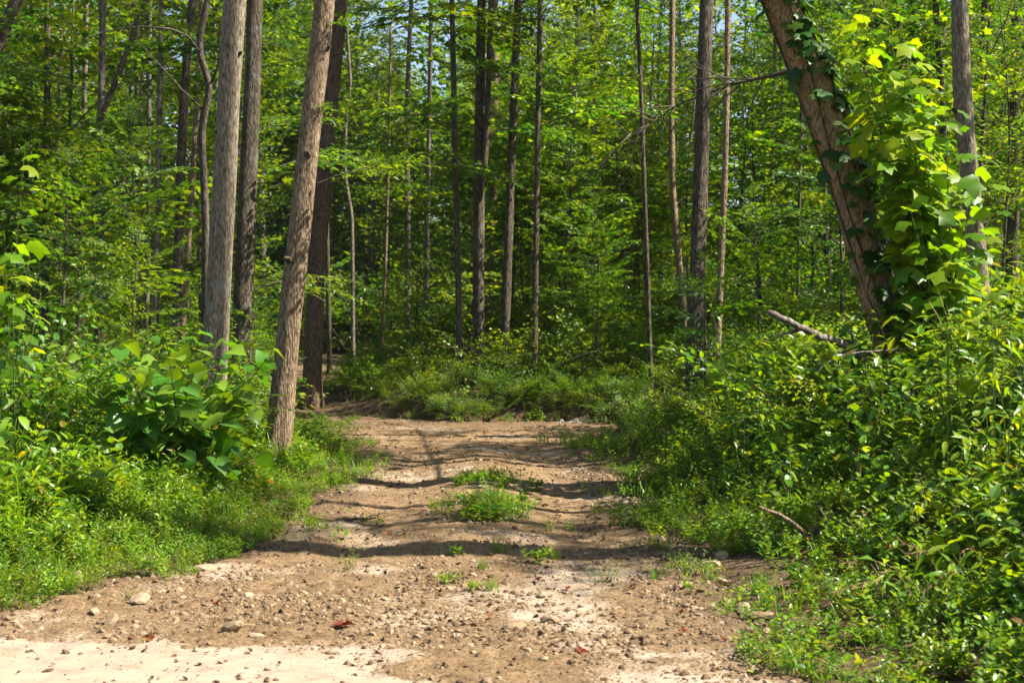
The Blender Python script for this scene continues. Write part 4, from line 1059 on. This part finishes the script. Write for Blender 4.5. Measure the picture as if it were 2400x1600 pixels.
stick('broken_branch', 'thick broken grey branch sticking up left of the vine-covered trunk', [(2040, 860, 12.9), (1995, 815, 12.8), (1930, 790, 12.6), (1870, 765, 12.5), (1800, 730, 12.4)], .042, .026, seed=1, twigs=3)
stick('dead_stick', 'thin pale curved stick crossing below the thick broken branch', [(2150, 815, 12.5), (2060, 822, 12.4), (1980, 828, 12.3), (1935, 850, 12.2), (1910, 880, 12.2)], .010, .006, seed=2)
stick('dead_stick', 'short brown bent stick poking out low on the right bank', [(1905, 1270, 9.3), (1870, 1235, 9.3), (1830, 1205, 9.2), (1780, 1188, 9.1)], .018, .010, 'bark_brown', seed=3)
stick('dead_stick', 'grey forked stick at the bottom right corner', [(2280, 1600, 6.3), (2330, 1575, 6.4), (2400, 1535, 6.5), (2450, 1500, 6.6)], .016, .010, seed=4, twigs=2)
stick('dead_stick', 'dark bent stick jutting from the brush behind the bend', [(1285, 885, 23.5), (1320, 855, 23.4), (1360, 835, 23.3), (1410, 820, 23.2)], .045, .018, 'bark_dark', seed=5)
stick('dead_log', 'pale weathered log end lying at the far edge of the road', [(1385, 985, 21.9), (1350, 995, 21.8), (1325, 1008, 21.6)], .10, .085, seed=6, cat='log')
stick('dead_stick', 'short pale stick leaning by the log end at the far road edge', [(1318, 985, 21.8), (1300, 1000, 21.7), (1288, 1010, 21.6)], .032, .026, seed=7)
stick('dead_stick', 'short dark stick lying on the left wheel track', [(790, 1218, 11.5), (835, 1216, 11.55), (880, 1212, 11.6)], .015, .010, 'bark_dark', seed=8, twigs=1)

# ------------------------------------------------------------------ stones and fallen leaves on the road, one by one
ROCK = [rock_mesh(g, 2, f, 'stone', 'rock', .12) for f in (.62, .7, .55, .8)]
def on_road(px, py):
    d = (CZ) / ((py - 740) / F) if py > 760 else 20
    for _ in range(4):
        a = at(px, py, d); z = H1(a[0], d)
        d = (CZ - z) / ((py - 740) / F)
    p = at(px, py, d); p[2] = float(surf(np.array([p[0]]), np.array([p[1]]))[0]); return p
stones = [((540, 1492), .062, 'largest pale rounded stone at the lower left of the road'), ((598, 1502), .034, 'small square stone right of the largest pale stone'), ((325, 1418), .075, 'flat pale stone at the edge of the left grass'),
          ((582, 1408), .045, 'angular stone above the largest pale stone'), ((222, 1444), .040, 'pale stone near the lower left grass corner'), ((262, 1468), .045, 'tan stone between the sand patch and the left grass'),
          ((1204, 1478), .055, 'brown angular stone in the middle of the near road'), ((1288, 1468), .045, 'pale flat stone right of the brown angular stone'), ((1742, 1438), .058, 'upright tan stone at the right road edge'),
          ((1780, 1452), .060, 'rounded tan stone beside the upright one at the right edge'), ((1692, 1365), .040, 'dull stone in the rubble above the upright tan stone'), ((1665, 1330), .055, 'brown stone in the rubble on the right edge'),
          ((1690, 1310), .060, 'topmost stone of the right edge rubble'), ((1465, 1185), .075, 'mossy round stone farther along the right edge'), ((480, 1345), .060, 'stone half hidden in the left grass'), ((180, 1360), .06, 'pale stone deep in the lower left grass'),
          ((1620, 1350), .035, 'small brown stone left of the right edge rubble'), ((1760, 1490), .035, 'small grey stone under the rounded tan stone'), ((1268, 1410), .040, 'low tan stone just beyond the brown angular stone')]
for i, ((px, py), r, lab) in enumerate(stones):
    p = on_road(px, py); q = np.random.default_rng(400 + i)
    o = link('stone', ROCK[i % 4], None, p + up3 * (r * .28), (q.normal(0, .2), q.normal(0, .2), q.uniform(0, 6.28)), (r * q.uniform(.9, 1.25), r * q.uniform(.75, 1), r * q.uniform(.8, 1.1)))
    tag(o, lab, 'stone', 'stones on the road')
fl = [((800, 1480), .115, 'largest rust-red fallen leaf left of the road centre'), ((347, 1507), .075, 'curled rust-red leaf at the top of the sand patch'), ((312, 1500), .04, 'tiny red leaf just left of the curled one'), ((512, 1428), .06, 'red crumpled leaf among the clods on the left'),
      ((1150, 1462), .06, 'dark red leaf beside the brown angular stone'), ((1262, 1372), .06, 'upright brown leaf on the right wheel track'), ((1600, 1448), .06, 'red leaf on the right side of the near road'), ((1597, 1495), .055, 'red leaf nearer than its neighbour on the right side'),
      ((905, 1252), .07, 'red leaf on the left track beyond the shadow band'), ((905, 1232), .05, 'small orange leaf behind the red one on the left track'), ((1330, 1388), .045, 'small red fragment near the road middle'), ((1362, 1537), .06, 'dark red curled leaf near the bottom middle'), ((1700, 1513), .05, 'brown-red leaf near the lower right road edge'), ((1385, 1388), .05, 'brown fragment right of the small red one')]
for i, ((px, py), s, lab) in enumerate(fl):
    p = on_road(px, py); q = np.random.default_rng(500 + i)
    mb = MB(); tv, tf = LEAF['maple']; V = tv.copy(); V[:, 0] -= .5; V[:, 2] += .9 * V[:, 1] ** 2 + q.normal(0, .07, len(V)) + .12
    mb.add(V, tf, 0)
    o = link('fallen_leaf', mb.mesh('fallen_leaf', ['leaf_rust']), None, p + up3 * .012, (q.normal(0, .25), q.normal(0, .25), q.uniform(0, 6.28)), s)
    tag(o, lab, 'leaf', 'fallen leaves on the road')

# grass clumps standing on the road
GT = [grass_kind(g, 60, .30, .0035, .14), grass_kind(g, 40, .22, .0035, .10), herb_kind(g, 16, .26, .09, 'lance', 9, 'leaf_herb', 'stem', .2, .5), herb_kind(g, 12, .16, .09, 'broad', 5, 'leaf_herb', 'stem', .14, .5), herb_kind(g, 12, .14, .05, 'ovate', 6, 'leaf_herb', 'stem', .14, .6)]
cl = [((1160, 1195), [(0, 0, 0, .9), (4, -.22, .1, 1.0), (4, .2, .15, 1.0)], 'tallest tuft of grass in the weedy strip between the wheel tracks'),
      ((1085, 1215), [(2, 0, 0, .7), (4, .25, -.1, 1.0), (2, -.2, .1, .5)], 'bushy weeds at the left end of the middle strip'), ((1180, 1150), [(3, 0, 0, .8), (4, .25, .1, 1.0), (4, -.3, .1, 1.0)], 'shaded broad-leaved weeds at the far end of the middle strip'),
      ((1145, 1235), [(3, 0, 0, .9), (4, -.2, 0, 1.0)], 'small light-green seedlings at the near end of the middle strip'), ((1150, 1395), [(1, 0, 0, .5), (4, -.1, 0, .5)], 'small sparse grass tuft in the foreground middle'),
      ((1045, 1375), [(4, 0, 0, .6)], 'tiny weed left of the foreground grass tuft'), ((1325, 1040), [(0, 0, 0, .9), (0, .3, .1, .8), (1, -.3, 0, .9)], 'sunlit yellow-green grass patch at the outside of the bend'), ((1500, 1235), [(2, 0, 0, .9), (3, .1, -.1, .8), (2, -.12, .1, .7)], 'bushy weed jutting onto the right road edge'),
      ((1265, 1318), [(4, 0, 0, .8), (1, .1, .1, .5)], 'thin weeds in the shadow band on the road'), ((1130, 1340), [(1, 0, 0, .45)], 'single short grass sprout just before the shadow band'), ((1055, 1305), [(4, 0, 0, .6)], 'little weed in the shadow band left of the middle')]
for i, ((px, py), parts, lab) in enumerate(cl):
    b = on_road(px, py); root = thing('grass_clump', lab, 'grass clump', b, 'weed clumps on the road')
    for j, (k, dx, dy, s) in enumerate(parts):
        link('tuft', GT[k], root, (dx, dy, float(surf(np.array([b[0] + dx]), np.array([b[1] + dy]))[0]) - b[2]), (0, 0, j * 1.3 + i), s)

# ---- a name for each trunk one can point to, used to say where the other plants stand
MARK = [(489, 'the pale straight trunk'), (572, 'the shaded grey trunk'), (655, 'the light brown leaning trunk'), (737, 'the flaky-barked trunk'), (416, 'the medium dark left trunk'), (366, 'the sun-flecked left trunk'),
        (235, 'the smooth grey left trunk'), (155, 'the slanting dark trunk'), (108, 'the leftmost upright trunk'), (827, 'the kinked far trunk'), (955, 'the brightest far trunk'), (1003, 'the leaf-veiled pale trunk'), (1078, 'the first central trunk'),
        (1122, 'the forked central trunk'), (1186, 'the third central trunk'), (1254, 'the last central trunk'), (1386, 'the thin pale far trunk'), (1518, 'the very thin dark trunk'), (1585, 'the bowed trunk'), (1638, 'the big dark trunk'),
        (1695, 'the slim brown trunk'), (1810, 'the hazy grey trunk'), (2060, 'the vine-covered trunk'), (2212, 'the shaded right trunk'), (2285, 'the pale far-right trunk')]
FILL = []
def note(o, what, px, d): FILL.append((o, what, px, d))
def name_fill():
    slots = {}
    for o, what, px, d in FILL:
        if px < 0: key = (what, 'at the left edge of the view')
        elif px > 2400: key = (what, 'at the right edge of the view')
        else:
            mx, mk = min(MARK, key=lambda m: abs(m[0] - px))
            key = (what, ('left of ' if px < mx - 8 else 'right of ' if px > mx + 8 else 'behind ') + mk)
        slots.setdefault(key, []).append((d, o))
    for (what, where_), lst in slots.items():
        lst.sort(key=lambda t: t[0]); n = len(lst)
        for i, (d, o) in enumerate(lst):
            r = '' if n == 1 else ', ' + (['nearest', 'second nearest', 'third nearest', 'fourth nearest', 'fifth nearest', 'sixth nearest', 'seventh nearest', 'eighth nearest', 'ninth nearest', 'tenth nearest', 'eleventh nearest', 'twelfth nearest', 'thirteenth nearest'][min(i, 12)] if i < n - 1 else 'farthest') + ' there'
            o['label'] = what + ' ' + where_ + r

# ================================================================== SAPLINGS AND SHRUBS
g = np.random.default_rng(200)
def sapling(label, px, d, hgt, group=None, kind=None, name='sapling'):
    k = int(g.integers(8)) if kind is None else kind
    s = hgt / SAPH[k]; b = gp(px, d)
    root = thing(name, label, 'sapling', b, group, g.uniform(0, 6.28))
    link('stem', SAP[k][0], root, (0, 0, 0), None, s); link('crown', SAP[k][1], root, (0, 0, 0), None, s)
    return root
# a few one can point to
for lab, px, d, h, k in [('layered maple sapling behind the low left-edge bush', 130, 18, 3.6, 2), ('dense low sapling left of the pale straight trunk', 300, 17.5, 2.6, 6), ('leafy maple sapling under the slanting dark trunk', 210, 21, 4.2, 0),
                         ('sapling with tiered branches left of the medium dark trunk', 345, 20, 4.6, 2), ('small leafy sapling at the foot of the shaded grey trunk', 580, 20.5, 2.0, 6), ('bright bushy sapling at the corner where the road bends left', 965, 27, 2.4, 6),
                         ('leafy sapling in front of the brightest far trunk', 990, 29, 5.0, 3), ('low sapling between the first two central trunks', 1100, 26.5, 3.2, 6), ('tall sapling filling the gap right of the central row', 1330, 27, 6.5, 3),
                         ('sapling behind the sticks at the far road edge', 1400, 24.5, 3.4, 2), ('dense sapling left of the very thin dark trunk', 1460, 27, 5.5, 4), ('low leafy sapling at the foot of the big dark trunk', 1650, 16.5, 2.0, 6),
                         ('sapling with spreading tiers left of the vine-covered trunk', 1790, 19, 3.0, 2), ('dark sapling behind the vine-covered trunk', 1960, 20, 4.5, 0), ('sapling at the right edge behind the pale trunk', 2370, 19, 5.5, 1)]:
    sapling(lab, px, d, h, None, k)
def fill(n, px0, px1, d0, d1, h0, h1, label, group, keep=lambda px, d: True):
    c = 0
    while c < n:
        px, d = g.uniform(px0, px1), g.uniform(d0, d1)
        x = (px - 1200) / F * d
        sd, _ = road_sd(np.array([x]), np.array([d]))
        hh = g.uniform(h0, h1)
        if sd[0] < 1.0 or not keep(px, d): continue
        if 33 < d + .12 * (x + 5) < 48 and x > -6 and hh > 1.15 * (x + 3.6): continue      # the far stretch of road lies in a sunny gap
        note(sapling(label, px, d, hh, group), label, px, d); c += 1
fill(13, -150, 480, 24, 38, 4.5, 9, 'young leafy tree', 'saplings of the left wood')
fill(20, 900, 1520, 29, 44, 4.5, 10, 'young leafy tree', 'saplings behind the central row', lambda px, d: (d < 34 and px > 1060) or px > 1250)
fill(20, 1530, 2500, 22, 40, 4.5, 10, 'young leafy tree', 'saplings of the right wood', lambda px, d: d > 27 or px > 1950)
fill(4, 1330, 1540, 24.2, 27, 1.6, 3.2, 'young leafy tree', 'saplings on the far bank')
fill(34, -200, 2600, 42, 66, 7, 14, 'tall young tree', 'saplings deep in the wood', lambda px, d: not (700 < px < 980 and d < 52))
def shrub(label, px, d, s, k, group=None):
    b = gp(px, d); root = thing('shrub', label, 'shrub', b, group, g.uniform(0, 6.28))
    link('foliage', SHRUB[k], root, (0, 0, 0), None, s); note(root, label, px, d); return root
for i in range(26):
    shrub('leafy thicket shrub', g.uniform(-60, 620), g.uniform(14.4, 19.5), g.uniform(.6, 1.0), int(g.integers(4)), 'shrubs of the left thicket')
for i in range(12):
    shrub('low roadside shrub', g.uniform(645, 800), g.uniform(16.5, 19.5), g.uniform(.28, .45), int(g.integers(4)), 'shrubs beside the leaning trunk')
for i in range(26):
    shrub('leafy shrub on the far bank', g.uniform(950, 1560), g.uniform(23.4, 28.5), g.uniform(.4, .8), int(g.integers(4)), 'shrubs on the far bank')
for i in range(26):
    shrub('leafy thicket shrub', g.uniform(1600, 2450), g.uniform(12, 20), g.uniform(.55, 1.0), int(g.integers(4)), 'shrubs of the right thicket')

# ================================================================== DEEP FOREST AND SHADE TREES
def back_tree(label, x, y, Ht, group, lean=0.0, cr=None, clo=.3, r=.16, s=1.0, bark='bark_far', bz=()):
    b = np.array([x, y, H1(x, y)])
    root = thing('tree', label, 'tree', b, group, g.uniform(0, 6.28))
    k = np.linspace(0, 1, 12)
    P = np.stack([lean * Ht * k * k + .15 * np.sin(k * 5 + x), .12 * np.sin(k * 4 + y), -.4 + (Ht + .4) * k], -1)
    mb = MB(); tube(mb, P, r * (1.05 - .8 * k), 9, 0, .06); link('trunk', mb.mesh('trunk', [bark], (0,)), root)
    for z in bz: link('leafy_branch', BOUGH[g.integers(len(BOUGH))], root, (0, 0, z), (g.normal(0, .2), -R(g.uniform(-5, 20)), g.uniform(0, 6.28)), g.uniform(.9, 1.4))
    m, hh = cr
    link('crown', m, root, (lean * Ht * clo, 0, Ht * clo), None, (s, s, Ht * (1 - clo) / hh))
    return root
FH = [15.0, 13.0, 17.0, 14.0]
n = 0
while n < 84:
    y = g.uniform(64, 125); px = g.uniform(-300, 2700); x = (px - 1200) / F * y
    if road_sd(np.array([x]), np.array([y]))[0][0] < 2: continue
    k = int(g.integers(4)); top = g.uniform(14, 22)
    if 820 < px < 1010: top = g.uniform(11, 16)
    note(back_tree('distant broad-leaved tree', x, y, top, 'distant trees on the slope', 0, (FARCR[k], FH[k]), .12, g.uniform(.14, .24), g.uniform(.9, 1.3)), 'distant broad-leaved tree', px, y); n += 1
n = 0
while n < 34:
    y = g.uniform(30, 62); px = g.uniform(-250, 2650); x = (px - 1200) / F * y
    if road_sd(np.array([x]), np.array([y]))[0][0] < 1.6 or (640 < px < 1120) or (34 < y + .12 * x < 47 and 0 < x < 11): continue
    k = int(g.integers(4))
    note(back_tree('slender high-crowned tree', x, y, g.uniform(14, 19), 'forest trees in the middle depth', g.uniform(-.03, .03), (CROWN[k], [7, 8, 6.5, 7.5][k]), .52, g.uniform(.06, .13), 1.1, ['bark_far', 'bark_dark', 'bark_brown'][n % 3]), 'slender high-crowned tree', px, y); n += 1
CH = [7, 8, 6.5, 7.5]
for k in range(9):
    y = g.uniform(60, 82); px = 560 + 45 * k + g.uniform(-15, 15); x = (px - 1200) / F * y
    note(back_tree('distant broad-leaved tree', x, y, g.uniform(17, 21) - (4.5 if 860 < px else 0), 'distant trees on the slope', 0, (FARCR[k % 4], FH[k % 4]), .10, .18, 1.15), 'distant broad-leaved tree', px, y)
for i, (x, y, Ht, clo, r, s, bz) in enumerate([(6.8, 9.1, 22, .80, .34, .8, (6.8, 7.6)), (9.2, 10.2, 23, .84, .12, .6, (9.4, 10.4)), (7.6, 11.3, 21, .84, .11, .5, (9.0,)), (7.9, 13.0, 21, .84, .08, .5, ()), (8.2, 15.2, 22, .84, .16, .6, (7.6, 8.2, 8.8, 9.4, 10.0)),
        (8.9, 17.4, 21, .84, .07, .5, (8.4, 9.0, 9.6, 10.2, 10.8)), (10, 28.5, 18, .5, .14, 1.1, ()), (14, 29, 20, .5, .16, 1.2, ()), (11, 33.5, 19, .5, .14, 1.1, ())]):  # last three trees are added only to shade the wood behind the central row
    k = i % 4
    back_tree(['thickest', 'second', 'third', 'fourth', 'fifth', 'sixth', 'seventh', 'eighth', 'added shade-casting last'][i] + ' roadside tree beyond the right edge of the view, counted from the camera', x, y, Ht, 'trees right of the view', 0, (CROWN[k], CH[k]), clo, r, s, 'bark_dark', bz)

# ================================================================== HAZE
def haze_box():
    m, n, o = new_mat('haze')
    v = nd(n, 'ShaderNodeVolumePrincipled')
    v.inputs['Color'].default_value = (0.86, 0.93, 1.0, 1)
    v.inputs['Density'].default_value = 0.00013
    v.inputs['Anisotropy'].default_value = 0.2
    n.links.new(v.outputs[0], o.inputs['Volume'])
    M['haze'] = m
    x0, x1, y0, y1, z0, z1 = -165, 165, -70, 215, -3.0, 48
    V = np.array([(x, y, z) for z in (z0, z1) for y in (y0, y1) for x in (x0, x1)], float)
    mb = MB(); mb.add(V, np.array([(0, 2, 3, 1), (4, 5, 7, 6), (0, 1, 5, 4), (2, 6, 7, 3), (0, 4, 6, 2), (1, 3, 7, 5)]), 0)
    ob = link('haze', mb.mesh('haze', ['haze']))
    return tag(ob, 'thin pale summer haze filling the air of the wood', 'haze', None, 'stuff')
haze_box()
name_fill()
sc.cycles.volume_bounces = 0
